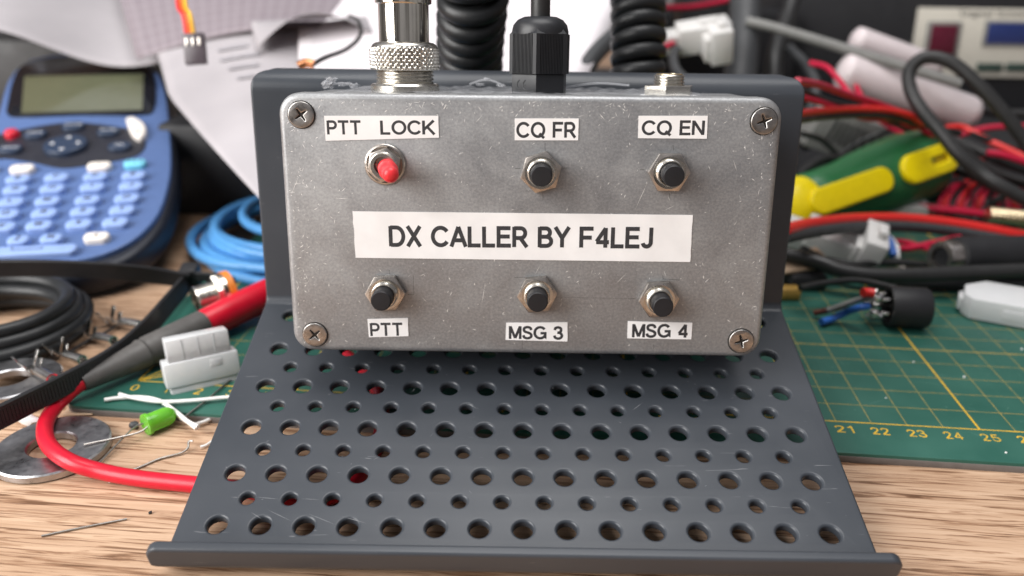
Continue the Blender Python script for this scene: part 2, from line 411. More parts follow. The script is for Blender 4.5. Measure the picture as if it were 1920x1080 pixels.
def text_geo(body, bold=0.0, extrude=0.02, spacing=1.0):
    cu = bpy.data.curves.new('text', 'FONT'); cu.body = body; cu.size = 10; cu.extrude = extrude; cu.offset = bold
    cu.space_character = spacing; cu.resolution_u = 4
    o = bpy.data.objects.new('text', cu); COL.objects.link(o)
    dg = bpy.context.evaluated_depsgraph_get(); dg.update()
    me = bpy.data.meshes.new_from_object(o.evaluated_get(dg))
    V = np.array([v.co[:] for v in me.vertices]); F = [list(p.vertices) for p in me.polygons]
    bpy.data.objects.remove(o); bpy.data.curves.remove(cu); bpy.data.meshes.remove(me)
    return V, F
def text(mb, body, m, w=None, h=None, bold=0.0, lift=0.02, mi=0, thick=0.03, spacing=1.0):
    """lettering centred on the frame m, fitted to width w and / or cap height h (mm)"""
    V, F = text_geo(body, bold, 0.02, spacing)
    lo, hi = V.min(0), V.max(0); V = V - (lo + hi) / 2
    sx = w / (hi[0] - lo[0]) if w else None; sy = h / (hi[1] - lo[1]) if h else None
    sx = sx or sy; sy = sy or sx
    V = V * np.array([sx, sy, thick / 0.04]); V[:, 2] += lift + thick / 2
    return mb.add(V, F, m, mi)
def lumpy(mb, c, r, seed, sub=2, amp=0.3, m=None, squash=(1, 1, 1)):
    g = np.random.default_rng(seed); bm = bmesh.new(); bmesh.ops.create_icosphere(bm, subdivisions=sub, radius=1)
    for v in bm.verts:
        k = 1 + amp * (g.random() - .5) * 2; v.co = Vector((v.co.x * r * squash[0] * k + c[0], v.co.y * r * squash[1] * k + c[1], v.co.z * r * squash[2] * k + c[2]))
    return mb.bm(bm, m)

def _el(cx, cy, rx, ry, a0, a1, n=18): return [(cx + rx * math.cos(math.radians(a0 + (a1 - a0) * i / n)), cy + ry * math.sin(math.radians(a0 + (a1 - a0) * i / n))) for i in range(n + 1)]
def _sp(*p): return [tuple(q[:2]) for q in spline([(x, y, 0) for x, y in p], 5)]
_V = [(.07, 0), (.07, 1)]
_BOWL = [(.07, .93), (.40, .93)] + _el(.40, .69, .23, .24, 90, -90, 12) + [(.07, .45)]
GLY = {   # sans serif capitals and figures as centre lines, cap height 1: (advance, strokes)
 'P': (.70, [_V, _BOWL]), 'T': (.78, [[(0, .93), (.76, .93)], [(.38, .93), (.38, 0)]]), 'L': (.64, [[(.07, 1), (.07, .07), (.63, .07)]]),
 'O': (.94, [_el(.47, .5, .40, .43, 0, 360, 40)]), 'C': (.88, [_el(.47, .5, .40, .43, 35, 325, 32)]),
 'K': (.78, [_V, [(.74, 1.0), (.07, .33)], [(.30, .56), (.77, 0)]]), 'Q': (.94, [_el(.47, .5, .40, .43, 0, 360, 40), [(.56, .27), (.88, -.03)]]),
 'F': (.68, [[(.68, .93), (.07, .93), (.07, 0)], [(.07, .49), (.60, .49)]]), 'R': (.76, [_V, _BOWL, [(.38, .45), (.72, 0)]]),
 'E': (.70, [[(.68, .93), (.07, .93), (.07, .07), (.70, .07)], [(.07, .52), (.64, .52)]]), 'N': (.78, [_V, [(.09, .95), (.69, .05)], [(.71, 0), (.71, 1)]]),
 'D': (.80, [[(.07, .93), (.36, .93)] + _el(.36, .5, .36, .43, 90, -90, 18) + [(.07, .07)], _V]), 'X': (.72, [[(.04, 0), (.68, 1)], [(.04, 1), (.68, 0)]]),
 'A': (.80, [[(.03, 0), (.40, .98)], [(.40, .98), (.77, 0)], [(.17, .32), (.63, .32)]]),
 'B': (.74, [_V, [(.07, .93), (.38, .93)] + _el(.38, .725, .21, .205, 90, -90, 10) + [(.07, .52)], [(.38, .52)] + _el(.40, .295, .26, .225, 90, -90, 10) + [(.07, .07)]]),
 'Y': (.74, [[(.02, 1), (.37, .46)], [(.72, 1), (.37, .46)], [(.37, .5), (.37, 0)]]), 'J': (.56, [[(.47, 1), (.47, .27)] + _el(.265, .27, .205, .20, 0, -170, 12)]),
 'M': (.88, [_V, [(.09, .96), (.44, .06)], [(.44, .06), (.79, .96)], [(.81, 0), (.81, 1)]]),
 'S': (.72, [_sp((.63, .70), (.57, .86), (.37, .93), (.15, .87), (.10, .71), (.20, .57), (.46, .48), (.63, .36), (.63, .19), (.48, .08), (.30, .065), (.12, .14), (.06, .30))]),
 'G': (.92, [_el(.47, .5, .40, .43, 38, 318, 32) + [(.84, .17), (.84, .47), (.50, .47)]]),
 'I': (.16, [_V]), 'H': (.78, [_V, [(.71, 0), (.71, 1)], [(.07, .52), (.71, .52)]]), 'V': (.74, [[(.03, 1), (.37, .03)], [(.37, .03), (.71, 1)]]),
 'W': (1.06, [[(.03, 1), (.27, .03)], [(.27, .03), (.53, .97)], [(.53, .97), (.79, .03)], [(.79, .03), (1.03, 1)]]), 'Z': (.70, [[(.05, .93), (.66, .93)], [(.64, .92), (.06, .08)], [(.04, .07), (.68, .07)]]),
 'U': (.78, [[(.07, 1), (.07, .34)] + _el(.39, .34, .32, .27, 180, 360, 14) + [(.71, 1)]]), '-': (.40, [[(.02, .42), (.38, .42)]]), '<': (.6, [[(.5, .8), (.08, .45), (.5, .1)]]), '.': (.22, [[(.05, .07), (.17, .07)]]),
 '0': (.64, [_el(.32, .5, .26, .43, 0, 360, 32)]), '1': (.46, [[(.08, .74), (.30, .90), (.34, 1)], [(.34, 1), (.34, 0)]]),
 '2': (.64, [_sp((.06, .70), (.13, .87), (.32, .93), (.52, .86), (.56, .68), (.42, .45), (.08, .09)), [(.04, .07), (.61, .07)]]),
 '3': (.66, [_sp((.07, .72), (.13, .88), (.32, .93), (.51, .85), (.52, .64), (.40, .54), (.27, .53)), _sp((.27, .53), (.50, .47), (.60, .30), (.52, .12), (.32, .06), (.12, .13), (.04, .29))]),
 '4': (.72, [[(.52, 0), (.52, .97)], [(.52, .95), (.07, .30)], [(.05, .27), (.70, .27)]]),
 '5': (.66, [[(.58, .93), (.17, .93), (.10, .50)], _sp((.09, .47), (.22, .57), (.40, .58), (.56, .48), (.60, .30), (.51, .12), (.31, .06), (.12, .13), (.04, .27))]),
 '6': (.66, [_sp((.57, .74), (.49, .89), (.33, .93), (.14, .80), (.07, .50), (.07, .33), (.14, .13), (.32, .06), (.52, .13), (.60, .31), (.52, .50), (.33, .57), (.15, .50), (.08, .34))]),
 '7': (.64, [[(.04, .93), (.60, .93)], [(.59, .92), (.38, .55), (.24, 0)]]), '8': (.66, [_el(.33, .73, .22, .20, 0, 360, 24), _el(.33, .29, .27, .23, 0, 360, 24)]),
 '9': (.66, [_sp((.08, .26), (.16, .11), (.33, .06), (.52, .19), (.59, .49), (.59, .66), (.52, .86), (.34, .93), (.14, .86), (.06, .68), (.14, .49), (.33, .42), (.51, .49), (.58, .65))]), ' ': (.34, []),
}
def letters(mb, body, m, w=None, h=None, weight=.135, lift=0.02, mi=0, gap=.10):
    """stroke lettering centred on frame m, fitted to width w and cap height h (mm)"""
    x = 0; st = []
    for ch in body:
        adv, ss = GLY[ch]
        for s_ in ss: st.append([(px + x, py) for px, py in s_])
        x += adv + gap
    x -= gap
    lo = min(p[0] for s_ in st for p in s_) - weight / 2; hi = max(p[0] for s_ in st for p in s_) + weight / 2
    h = h or w / (hi - lo); sx = (w / (hi - lo)) if w else h
    for k, s_ in enumerate(st):
        P = np.array(s_, float); n = len(P); T = np.diff(P, axis=0); T /= np.linalg.norm(T, axis=1)[:, None] + 1e-9
        N = np.stack([-T[:, 1], T[:, 0]], 1); V = []; F = []
        closed = np.linalg.norm(P[0] - P[-1]) < 1e-6
        for i in range(n):
            if 0 < i < n - 1: a, b = N[i - 1], N[i]
            elif closed: a, b = N[-1], N[0]
            else: a = b = N[0] if i == 0 else N[-1]
            q = (a + b) / max(0.5, 1 + a @ b)
            for sg in (1, -1): p = P[i] + sg * q * weight / 2; V.append(((p[0] - (lo + hi) / 2) * sx, (p[1] - .5) * h, lift + k * 0.0015))
        for i in range(n - 1): F.append([2 * i, 2 * i + 1, 2 * i + 3, 2 * i + 2])
        mb.add(V, F, m, mi)
    return mb

# ================================================================== THE SETTING
MB().box((150, 500, -15), (2400, 1900, 30), 2).build('desk', 'wood', kind='structure', own=True,
    label='light brown wood grain desk top under everything', smooth=40)
MB().box((150, 1480, 500), (2600, 40, 1400)).build('wall', plain('plaster_wall', (0.30, 0.29, 0.29), 0.8), kind='structure', own=True,
    label='grey wall beyond the back of the desk')

# ------------------------------------------------------------------ cutting mat
MZ = 3.0
mat = thing('cutting_mat', 'green cutting mat with yellow centimetre grid and ruler numbers under the grey stand', 'cutting mat', np.array([205.0, 135.0, 0.0]))
mw, mh = 450 + 0, 302
cx, cy = -14.7 + mw / 2, -16 + mh / 2
top = MB().prism(rrect(mw, mh, 4, cx=cx, cy=cy), 2.0, MZ, 0.15, top_only=True)
g7 = np.random.default_rng(5)
for k in range(150):
    x, y = (g7.uniform(195, 300), g7.uniform(-14, 90)) if k < 110 else (g7.uniform(-12, 60), g7.uniform(-14, 90)); t = g7.uniform(0, 3.14); L = g7.exponential(5) + 1; c_, s_ = math.cos(t) * L / 2, math.sin(t) * L / 2; w_ = 0.09
    if k % 3 == 0: L = .5; c_, s_ = math.cos(t) * .3, math.sin(t) * .3; w_ = .2
    top.add([(x - c_, y - s_, MZ + .012), (x + s_ / max(L, .1) * w_ * 2, y - c_ / max(L, .1) * w_ * 2, MZ + .012), (x + c_, y + s_, MZ + .012), (x - s_ / max(L, .1) * w_ * 2, y + c_ / max(L, .1) * w_ * 2, MZ + .012)], [[0, 1, 2, 3]], mi=1)
top.build('top_layer', ['mat', plain('knife_cut', (0.075, 0.19, 0.15), 0.6)], mat, world=True)
MB().prism(rrect(mw + .3, mh + .3, 4, cx=cx, cy=cy), 0.0, 2.0, 0.1).build('core_layer', 'mat_core', mat, world=True)
fine = MB(); bold = MB()
def strip(mb, a, b, wd, z):
    a = np.array(a, float); b = np.array(b, float); d = unit(b - a); nn = np.array([-d[1], d[0]]) * wd / 2
    q = [a - nn, b - nn, b + nn, a + nn]; mb.add([(x, y, z) for x, y in q], [[0, 1, 2, 3]])
for i in range(0, 43):
    x = i * 10
    if i % 5: strip(fine, (x, 0.35), (x, 275), 0.26, MZ + 0.03)
    else: strip(bold, (x, 0.1), (x, 275), 0.62, MZ + 0.07)
for j in range(0, 28):
    y = j * 10
    if j == 0: strip(bold, (0, 0), (425, 0), 0.50, MZ + 0.05)
    elif j % 5: strip(fine, (0, y), (425, y), 0.30, MZ + 0.04)
    else: strip(fine, (0, y), (425, y), 0.75, MZ + 0.045)
for dx, dy in ((9, 15.6), (10, 10), (15.6, 9)): strip(bold, (0, 0), (dx, dy), 0.5, MZ + 0.09)
for i in range(0, 43):
    letters(bold, str(i), frame((i * 10 + (1.2 if i > 9 else 1.0), -4.0, MZ), (1, 0, 0), (0, 1, 0), (0, 0, 1)), h=3.6, w=(5.2 if i > 9 else 2.4 if i != 1 else 1.2), lift=0.02, weight=.14, gap=.16)
fine.build('grid_lines', 'print_faded', mat, world=True, smooth=0)
bold.build('ruler_print', 'print', mat, world=True, smooth=0)

# ================================================================== THE STAND
OS = np.array([123.823, -60.608, 6.513])
PU = np.array([0.99684883, 0.07930725, 0.00166489]); PV = np.array([-0.07714074, 0.96429882, 0.25333199]); PN = np.array([0.01848561, -0.25266213, 0.96737797])
FS = frame(OS, PU, PV, PN)
stand = thing('perforated_stand', 'dark grey bent steel stand with rows of round holes holding the metal box', 'stand', FS)
T = 2.6
segs = [('L', 4.6), ('A', 2.6, -90), ('L', 0), ('A', 4.2, 69.0), ('L', 0), ('A', 4.8, -0), ('L', 0)]
def make_profile():
    # lip top -> down the lip -> along the plate (+v) -> up the back -> over the top -> rear leg
    out = []; lean = 6.5
    plate_deg = 0.0
    p = np.array([-9.9, 6.2]); d = -90.0            # direction angle in the (v, n) plane
    seq = [(6.2 - 2.6 + T / 2, 0, 0), (None, 2.6, 90)]
    L1 = (82.3 - 2.9) - (-9.9 + 2.6)
    seq += [(L1, 0, 0), (None, 4.2, 90 - lean - 14.675), (60.5, 0, 0), (None, 5.2, -150), (92, 0, 0)]
    return p, d, seq
P0, D0, SEQ = make_profile()
def prof(s):
    """mid-surface point, normal and bend lines at arc length s"""
    p = P0.copy(); a = math.radians(D0); acc = 0
    for L, r, ang in SEQ:
        if r == 0:
            l = min(s - acc, L); t = np.array([math.cos(a), math.sin(a)])
            if s <= acc + L or (L, r, ang) == SEQ[-1]: return p + t * (s - acc), np.array([-t[1], t[0]])
            p = p + t * L; acc += L
        else:
            sg = 1 if ang > 0 else -1; l = r * math.radians(abs(ang)); c = p + r * sg * np.array([-math.sin(a), math.cos(a)])
            f = min(1.0, (s - acc) / l); a2 = a + math.radians(ang) * f
            q = c - r * sg * np.array([-math.sin(a2), math.cos(a2)])
            if s <= acc + l: t = np.array([math.cos(a2), math.sin(a2)]); return q, np.array([-t[1], t[0]])
            p = q; a = a2; acc += l
bends = []; acc = 0
for L, r, ang in SEQ:
    if r: l = r * math.radians(abs(ang)); bends.append((acc, acc + l, max(4, int(abs(ang) / 9)))); acc += l
    else: acc += L
s_total = acc
s_plate0 = bends[0][1]; v0 = -9.9 + 2.6
s_fold = bends[2][0]
B = 0.75; HW = 79 - B
out = []
def arc(cx, cy, r, a0, a1, n=7): return [(cx + r * math.cos(math.radians(a0 + (a1 - a0) * i / n)), cy + r * math.sin(math.radians(a0 + (a1 - a0) * i / n))) for i in range(n + 1)]
s_c = s_fold + 5.2 * math.radians(62)       # the sheet steps in a little where it folds over the top
right = arc(HW + 0.2, B + 2, 2, -90, 0) + [(HW + 2.2, bends[0][0] + 0.6), (HW + 1.6, bends[0][0] + 1.4), (HW + .5, bends[0][0] + 1.9), (HW, bends[0][0] + 2.6)] + arc(HW - 5.0, s_c - 4.5, 5.0, 0, 80) + [(HW - 5.5, s_c + 2.2), (HW - 5.5, s_total - 3)] + arc(HW - 8.5, s_total - B - 3, 3, 0, 90)
outline = right + [(-x, y) for x, y in right[::-1]]
holes = []
for k in range(11):
    n = 15 if k % 2 == 0 else 14
    for j in range(n):
        holes.append(circle(3.02 if k % 2 == 0 else 2.38, 26, (j - (n - 1) / 2) * 9.985, s_plate0 + (7.47 * k - v0)))
bmx = curve_plate([outline] + holes, T / 2, B, 3)
for s0, s1, n in bends:
    for i in range(n + 1):
        y = s0 + (s1 - s0) * i / n
        bmesh.ops.bisect_plane(bmx, geom=bmx.verts[:] + bmx.edges[:] + bmx.faces[:], plane_co=(0, y, 0), plane_no=(0, 1, 0), dist=1e-5)
for v in bmx.verts:
    p, nn = prof(v.co.y); off = v.co.z
    q = p + nn * off
    v.co = Vector((v.co.x, q[0], q[1]))
mb = MB(); mb.bm(bmx)
g5 = np.random.default_rng(11)
def pl_uv(px, py): q = onplane(px, py, OS, PN) - OS; return np.array([q @ PU, q @ PV])
def scr(a, b, wd):
    d = b - a; L = np.linalg.norm(d); nn = np.array([-d[1], d[0]]) / L * wd / 2; m_ = (a + b) / 2
    mb.add([(p[0], p[1], 0.02) for p in (a, m_ - nn, b, m_ + nn)], [[0, 1, 2, 3]], mi=1)
for q in ((432, 932, 450, 933), (480, 932, 524, 936), (562, 935, 600, 937), (470, 960, 492, 974), (500, 955, 548, 978), (575, 962, 632, 985), (640, 968, 690, 982), (655, 690, 668, 692), (1185, 770, 1205, 755), (870, 755, 900, 768), (700, 862, 712, 856)): scr(pl_uv(*q[:2]), pl_uv(*q[2:]), 0.16)
for k in range(46):
    a = np.array([g5.uniform(-75, 75), g5.uniform(-6, 70)]); t = g5.uniform(0, 3.14); L = g5.exponential(.5) + .15; scr(a, a + L * np.array([math.cos(t), math.sin(t)]), g5.uniform(.08, .2))
so = mb.build('perforated_sheet', ['coat', 'coat_scratch'], stand, smooth=50)
wm = so.modifiers.new('normals', 'WEIGHTED_NORMAL'); wm.keep_sharp = True; wm.weight = 80
ft = MB()
for x in (-66, 66):
    ft.lathe([(4, -OS[2] - 0), (4, -3.0)], frame(np.array([x, -4, 0.0]), (1, 0, 0), (0, 1, 0), (0, 0, 1)), 20)
ftb = MB()
for x in (-66, 66):
    p = to_world(FS, (x, -1.5, -T)); ftb.lathe([(3.5, 0.0), (4.0, 0.4), (4.0, p[2] + 0.2)], frame((p[0], p[1], 0), (1, 0, 0), (0, 1, 0), (0, 0, 1)), 20)
    ftb.build('foot_pad', 'black_rubber', stand, world=True); ftb = MB()

# ================================================================== THE BOX
BO = np.array([120.46, -15.68, 62.79]); BU = unit((0.99742183, 0.07153504, 0.00569558)); BV = unit((-0.01486733, 0.12834495, 0.99161814)); BN = np.cross(BU, BV)
FB = frame(BO, BU, BV, BN); FBI = np.linalg.inv(FB)
W, H, DEP = 122.2, 66.2, 37.0
def bx(px, py, z=0.0):
    p = onplane(px, py, BO + BN * z, BN); q = FBI[:3, :3] @ p + FBI[:3, 3]; return q
box = thing('project_box', 'grey cast aluminium box with six push buttons and white printed labels on the stand', 'control box', FB)
lid = MB().prism(rrect(W, H, 5.2, 8), -6.0, 0.0, 1.5, seg=4, top_only=True)
# scratches and pencil marks on the lid
def sliver(x, y, a, L, wd, mi, z=0.015):
    c, s = math.cos(a), math.sin(a); p = [(-L / 2, 0), (0, -wd / 2), (L / 2, 0), (0, wd / 2)]
    lid.add([(x + c * u - s * v, y + s * u + c * v, z) for u, v in p], [[0, 1, 2, 3]], mi=mi)
for i in range(680):
    x = rng.uniform(-W / 2 + 2, W / 2 - 2); y = rng.uniform(-H / 2 + 2, H / 2 - 2)
    if rng.random() < 0.45:
        if rng.random() < 0.5: y = H / 2 - 1.6 - abs(rng.normal(0, 2.5))
        else: x = (-1 if rng.random() < .7 else 1) * (W / 2 - 1.6 - abs(rng.normal(0, 3)))
    if abs(x) > W / 2 - 1.6 or abs(y) > H / 2 - 1.6: continue
    a = rng.choice([1.1, 0.6, 1.5, 0.2, 2.2]) + rng.normal(0, .3)
    sliver(x, y, a, abs(rng.normal(0.4, 0.5)) + 0.2, rng.uniform(0.07, 0.19), 1, 0.012 + i * 1e-5)
for px, py, px2, py2 in ((1215 / 3 + 505, 530, 903, 572), (1540 / 3 + 500, 496, 1003, 515), (1190, 395, 1215, 340), (1155, 532, 1175, 512), (1245, 395, 1265, 385), (625, 371, 655, 373), (560, 330, 545, 368), (1375, 300, 1382, 322), (905, 215, 890, 232)):
    a = bx(px, py); b = bx(px2, py2); sliver((a[0] + b[0]) / 2, (a[1] + b[1]) / 2, math.atan2(b[1] - a[1], b[0] - a[0]), np.hypot(*(b - a)[:2]), 0.09, 1, 0.02)
def pline(px, py, px2, py2, wd=0.13):
    a = bx(px, py); b = bx(px2, py2); d = (b - a)[:2]; L = np.hypot(*d); n = np.array([-d[1], d[0]]) / L * wd / 2
    lid.add([(a[0] - n[0], a[1] - n[1], .024), (b[0] - n[0], b[1] - n[1], .024), (b[0] + n[0], b[1] + n[1], .024), (a[0] + n[0], a[1] + n[1], .024)], [[0, 1, 2, 3]], mi=2)
for p in ((1022, 268, 1022, 283), (966, 316, 976, 316), (1056, 315, 1064, 315), (1018, 362, 1018, 376), (1262, 272, 1263, 282), (1200, 318, 1208, 318), (1255, 362, 1256, 374), (1258, 362, 1280, 362), (723, 265, 723, 272), (722, 350, 722, 358),
          (775, 517, 776, 552), (764, 552, 776, 552), (730, 506, 731, 514), (964, 520, 985, 520), (1243, 516, 1243, 524), (1243, 523, 1275, 525), (1178, 560, 1192, 560), (1044, 557, 1178, 560), (979, 630, 979, 655), (1226, 646, 1226, 655), (985, 358, 996, 358)): pline(*p, wd=0.10 if p[2] - p[0] < 60 else 0.05)
lid.build('lid', ['alu', 'scratch', 'pencil'], box, smooth=45)
MB().prism(rrect(W - 1.0, H - 1.0, 4.8, 8), -DEP, -6.12, 0.8, seg=2).build('enclosure', 'alu', box, smooth=45)
MB().box((0, -2, -DEP - 0.5), (90, 40, 0.9)).build('adhesive_pad', 'black_matt', box)
# corner screws
def cross_poly(L, wd, fl=0.35):
    p = []
    for k in range(4):
        a = k * math.pi / 2; c, s = math.cos(a), math.sin(a)
        for u, v in ((wd / 2 + 0.15, -wd / 2 - 0.15), (L, -wd / 2), (L + 0.12, 0), (L, wd / 2)): p.append((c * u - s * v, s * u + c * v))
    return p
for (px, py), rot in zip(((565, 215), (1432, 227), (591, 627), (1389, 639)), (0.62, 0.35, 0.70, 0.30)):
    c = bx(px, py); R = np.eye(4); R[:3, :3] = rotz(rot); R[:3, 3] = (c[0], c[1], 0.22)
    sb = MB(); sb.bm(curve_plate([circle(2.95, 40), cross_poly(1.85, 0.72)], 0.42, 0.26, 3), R)
    sc = sb.build('screw', 'screw', box, smooth=50)
    MB().lathe([(2.2, 0.0), (2.2, 0.10)], frame((c[0], c[1], 0), (1, 0, 0), (0, 1, 0), (0, 0, 1)), 24).add(
        [(0, 0, .5)], []).build('screw_recess', 'recess', sc)
    MB().ring([(3.0, 0.01), (3.42, 0.01), (3.42, 0.035), (3.0, 0.035)], frame((c[0], c[1], 0), (1, 0, 0), (0, 1, 0), (0, 0, 1)), 40).build('countersink', 'recess', sc)
# push buttons
def fr(c, rot=0.0, z=0.0):
    m = np.eye(4); m[:3, :3] = rotz(rot); m[:3, 3] = (c[0], c[1], z); return m
def hexa(r, n=6): return [(r * math.cos(math.pi / 3 * i), r * math.sin(math.pi / 3 * i)) for i in range(6)]
BTN = [(1014, 322, 0.28), (1253, 322, 0.0), (724, 548, 0.02), (1007, 550, 0.10), (1234, 559, 0.08)]
for px, py, rot in BTN:
    c = bx(px, py)
    bush = MB().lathe([(3.15, 0), (3.15, 3.6), (3.0, 4.0), (2.75, 4.0), (2.75, 3.4)], fr(c), 36, cap=False)
    for k in range(4): bush.ring([(3.1, 2.0 + k * .42), (3.28, 2.15 + k * .42), (3.1, 2.3 + k * .42)], fr(c), 36)
    bo = bush.build('push_button', 'nickel', box, smooth=35)
    MB().prism(hexa(5.25), 0.05, 1.9, 0.35, fr(c, rot), 2, top_only=True).build('hex_nut', 'nickel_dark', bo, smooth=25)
    MB().ring([(2.9, 1.7), (4.0, 1.7), (4.0, 2.08), (2.9, 2.08)], fr(c), 36).build('washer_ring', 'nickel', bo, smooth=35)
    MB().lathe([(2.62, 3.2), (2.62, 7.5), (2.52, 7.9), (2.30, 8.1), (0, 8.16)], fr(c), 36, cap=False).build('button_cap', 'black_cap', bo, smooth=40)
c = bx(722, 308)
rb = MB().lathe([(3.15, 0), (3.15, 3.2), (2.95, 3.6), (2.2, 3.6), (2.2, 2.6)], fr(c), 36, cap=False)
for k in range(4): rb.ring([(3.1, 1.7 + k * .42), (3.3, 1.85 + k * .42), (3.1, 2.0 + k * .42)], fr(c), 36)
bo = rb.build('push_button', 'nickel', box, smooth=35, label='push button with red pointed cap and round washer')
MB().ring([(3.2, 0.02), (5.05, 0.02), (5.05, 0.6), (4.85, 0.85), (4.5, 0.95), (4.3, 0.7), (3.2, 0.6)], fr(c), 48).build('washer_ring', 'nickel_dark', bo, smooth=30)
MB().prism(hexa(4.35), 0.62, 2.1, 0.3, fr(c, 0.35), 2, top_only=True).build('hex_nut', 'nickel_dark', bo, smooth=25)
lv = fr(c); zl = unit((0.30, -0.13, 1.0)); xl, yl, _ = axes_from(zl); lv = frame((c[0], c[1], 0), xl, yl, zl)
MB().lathe([(1.9, 2.2), (2.25, 3.4), (2.35, 5.0), (2.38, 6.6), (2.2, 7.2), (1.98, 7.5), (1.98, 10.0), (1.8, 10.8), (1.3, 11.4), (0.6, 11.65), (0, 11.7)], lv, 36, cap=False).build('button_cap', 'red_cap', bo, smooth=60)
# labels
def label(quad, words, tx, ty, rag=False, wt=.185):
    q = [bx(*p)[:2] for p in quad]                        # tl, tr, br, bl
    q = [np.array(p) for p in q]
    def edge(a, b, n, amp):
        return [a + (b - a) * i / n + (np.array([rng.normal(0, amp), 0]) if 0 < i < n else 0) for i in range(n)]
    poly = edge(q[3], q[2], 1, 0) + edge(q[2], q[1], 8, .06 if rag else .015) + edge(q[1], q[0], 1, 0) + edge(q[0], q[3], 8, .06 if rag else .015)
    lb = MB().prism(poly, 0.03, 0.17).build('label_sticker', 'tape', box, smooth=20)
    tb = MB()
    for (x0, x1), word in zip(tx, words):
        ym = (ty[0] + ty[1]) / 2; dx = 0
        a = bx(x0, ym + ty[2] * (x0 - 960)); b = bx(x1, ym + ty[2] * (x1 - 960)); hgt = abs(bx(x0, ty[0])[1] - bx(x0, ty[1])[1])
        d = unit((b - a)[:2]); cxy = (a + b) / 2
        m = frame((cxy[0], cxy[1], 0.17), (d[0], d[1], 0), (-d[1], d[0], 0), (0, 0, 1))
        letters(tb, word, m, w=np.hypot(*(b - a)[:2]), h=hgt, weight=wt, lift=0.012)
    tb.build('lettering', 'ink', lb, smooth=0)
label([(608, 217), (822, 217), (823, 258), (611, 264)], ['PTT', 'LOCK'], [(613, 679), (713, 817)], (226, 252, 0.0))
label([(965, 222), (1085, 222), (1084, 263), (965, 263)], ['CQ FR'], [(968, 1081)], (229, 258, 0.0))
label([(1197, 217), (1327, 217), (1325, 260), (1196, 259)], ['CQ EN'], [(1203, 1321)], (226, 253, 0.0))
label([(661, 396), (1299, 403), (1294, 491), (667, 483)], ['DX CALLER BY F4LEJ'], [(729, 1224)], (425, 463, 0.006), rag=True, wt=.20)
label([(689, 598), (765, 596), (766, 630), (692, 632)], ['PTT'], [(694, 757)], (603, 627, -0.01))
label([(949, 605), (1064, 604), (1064, 640), (948, 637)], ['MSG 3'], [(954, 1056)], (611, 635, 0.01), wt=.195)
label([(1177, 602), (1298, 605), (1296, 636), (1176, 634)], ['MSG 4'], [(1185, 1292)], (606, 631, 0.005), wt=.195)
# sockets and gland on the top face
ZC = -17.0
def topf(px, z=ZC, rot=0.0, lift=0.0):
    u = bx(px, 165, z)[0]; c, s = math.cos(rot), math.sin(rot)
    return frame((u, H / 2 - 0.5 + lift, z), (c, 0, -s), (-s, 0, -c), (0, 1, 0))
def th(py, px=900, z=ZC): return bx(px, py, z)[1] - (H / 2 - 0.5)
def rad(x0, x1, z=ZC): return (bx(x1, 150, z)[0] - bx(x0, 150, z)[0]) / 2
m1 = topf(760)
def thread(mb, r, z0, z1, pitch, m, depth=0.45):
    n = max(2, int(round((z1 - z0) / pitch))); p = (z1 - z0) / n; pr = [(r - depth, z0)]
    for k in range(n): pr += [(r - depth * .9, z0 + k * p + .1 * p), (r, z0 + (k + .4) * p), (r, z0 + (k + .6) * p), (r - depth * .9, z0 + (k + .95) * p)]
    pr.append((r - depth, z1)); return mb.lathe(pr, m, 48)
zf = th(158); zk0, zk1 = th(134), th(80)
so = thread(MB(), rad(707, 815), zf - 0.3, zk0 + 1.0, 1.0, m1).build('microphone_socket', 'nickel', box, smooth=30)
rf = rad(696, 824)
MB().ring([(rf - 3.5, 0.02), (rf, 0.02), (rf, zf * .8), (rf - .4, zf), (rf - 3.5, zf)], m1, 64).build('flange', 'nickel', so, smooth=30)
MB().box((0, 0, 0.06), (17, 15, 0.12), 0.03, m1).build('paper_shim', 'tape', so)
# ---- cable gland
mg = topf(1011, ZC, 0.40)
g0, g1, g2 = th(137), th(60), th(30)
rl, ru = rad(955, 1066) * 1.0, rad(953, 1075)
gl = MB().prism(hexa(rl), 0.0, g0, 0.25, mg, 2).build('cable_gland', 'black_gland', box, smooth=30)
def ribbed_hex(r):
    p = []; hx = hexa(r)
    for i in range(6):
        a = np.array(hx[i]); b = np.array(hx[(i + 1) % 6]); nn = unit(a + b); p.append(tuple(a))
        N = 15
        for k in range(N):
            for f, dd in ((.10, 0), (.28, -.26), (.62, -.26), (.8, 0)):
                t = 0.12 + 0.76 * (k + f) / N; p.append(tuple(a + (b - a) * t + nn * dd))
    return p
dn = MB().prism(ribbed_hex(ru), g0 + .02, g1 - 0.4, 0, mg)
hb = []
dn.lathe([(ru * .97, g1 - 0.4), (ru * .90, g1 + 0.2), (ru * .85, g1 + 0.7)], mg, 6)
dn.build('dome_nut', 'black_gland', gl, smooth=25)
rd = ru * 0.86
MB().lathe([(rd, g1 - .6), (rd, g1 + 0.2), (rd * .95, g1 + (g2 - g1) * .45), (rd * .80, g1 + (g2 - g1) * .78), (rd * .58, g2 - .12), (rd * .42, g2), (rd * .42, g2 - 2)], mg, 48, cap=False).build('dome', 'black_gland', gl, smooth=60)
hx = hexa(rl)
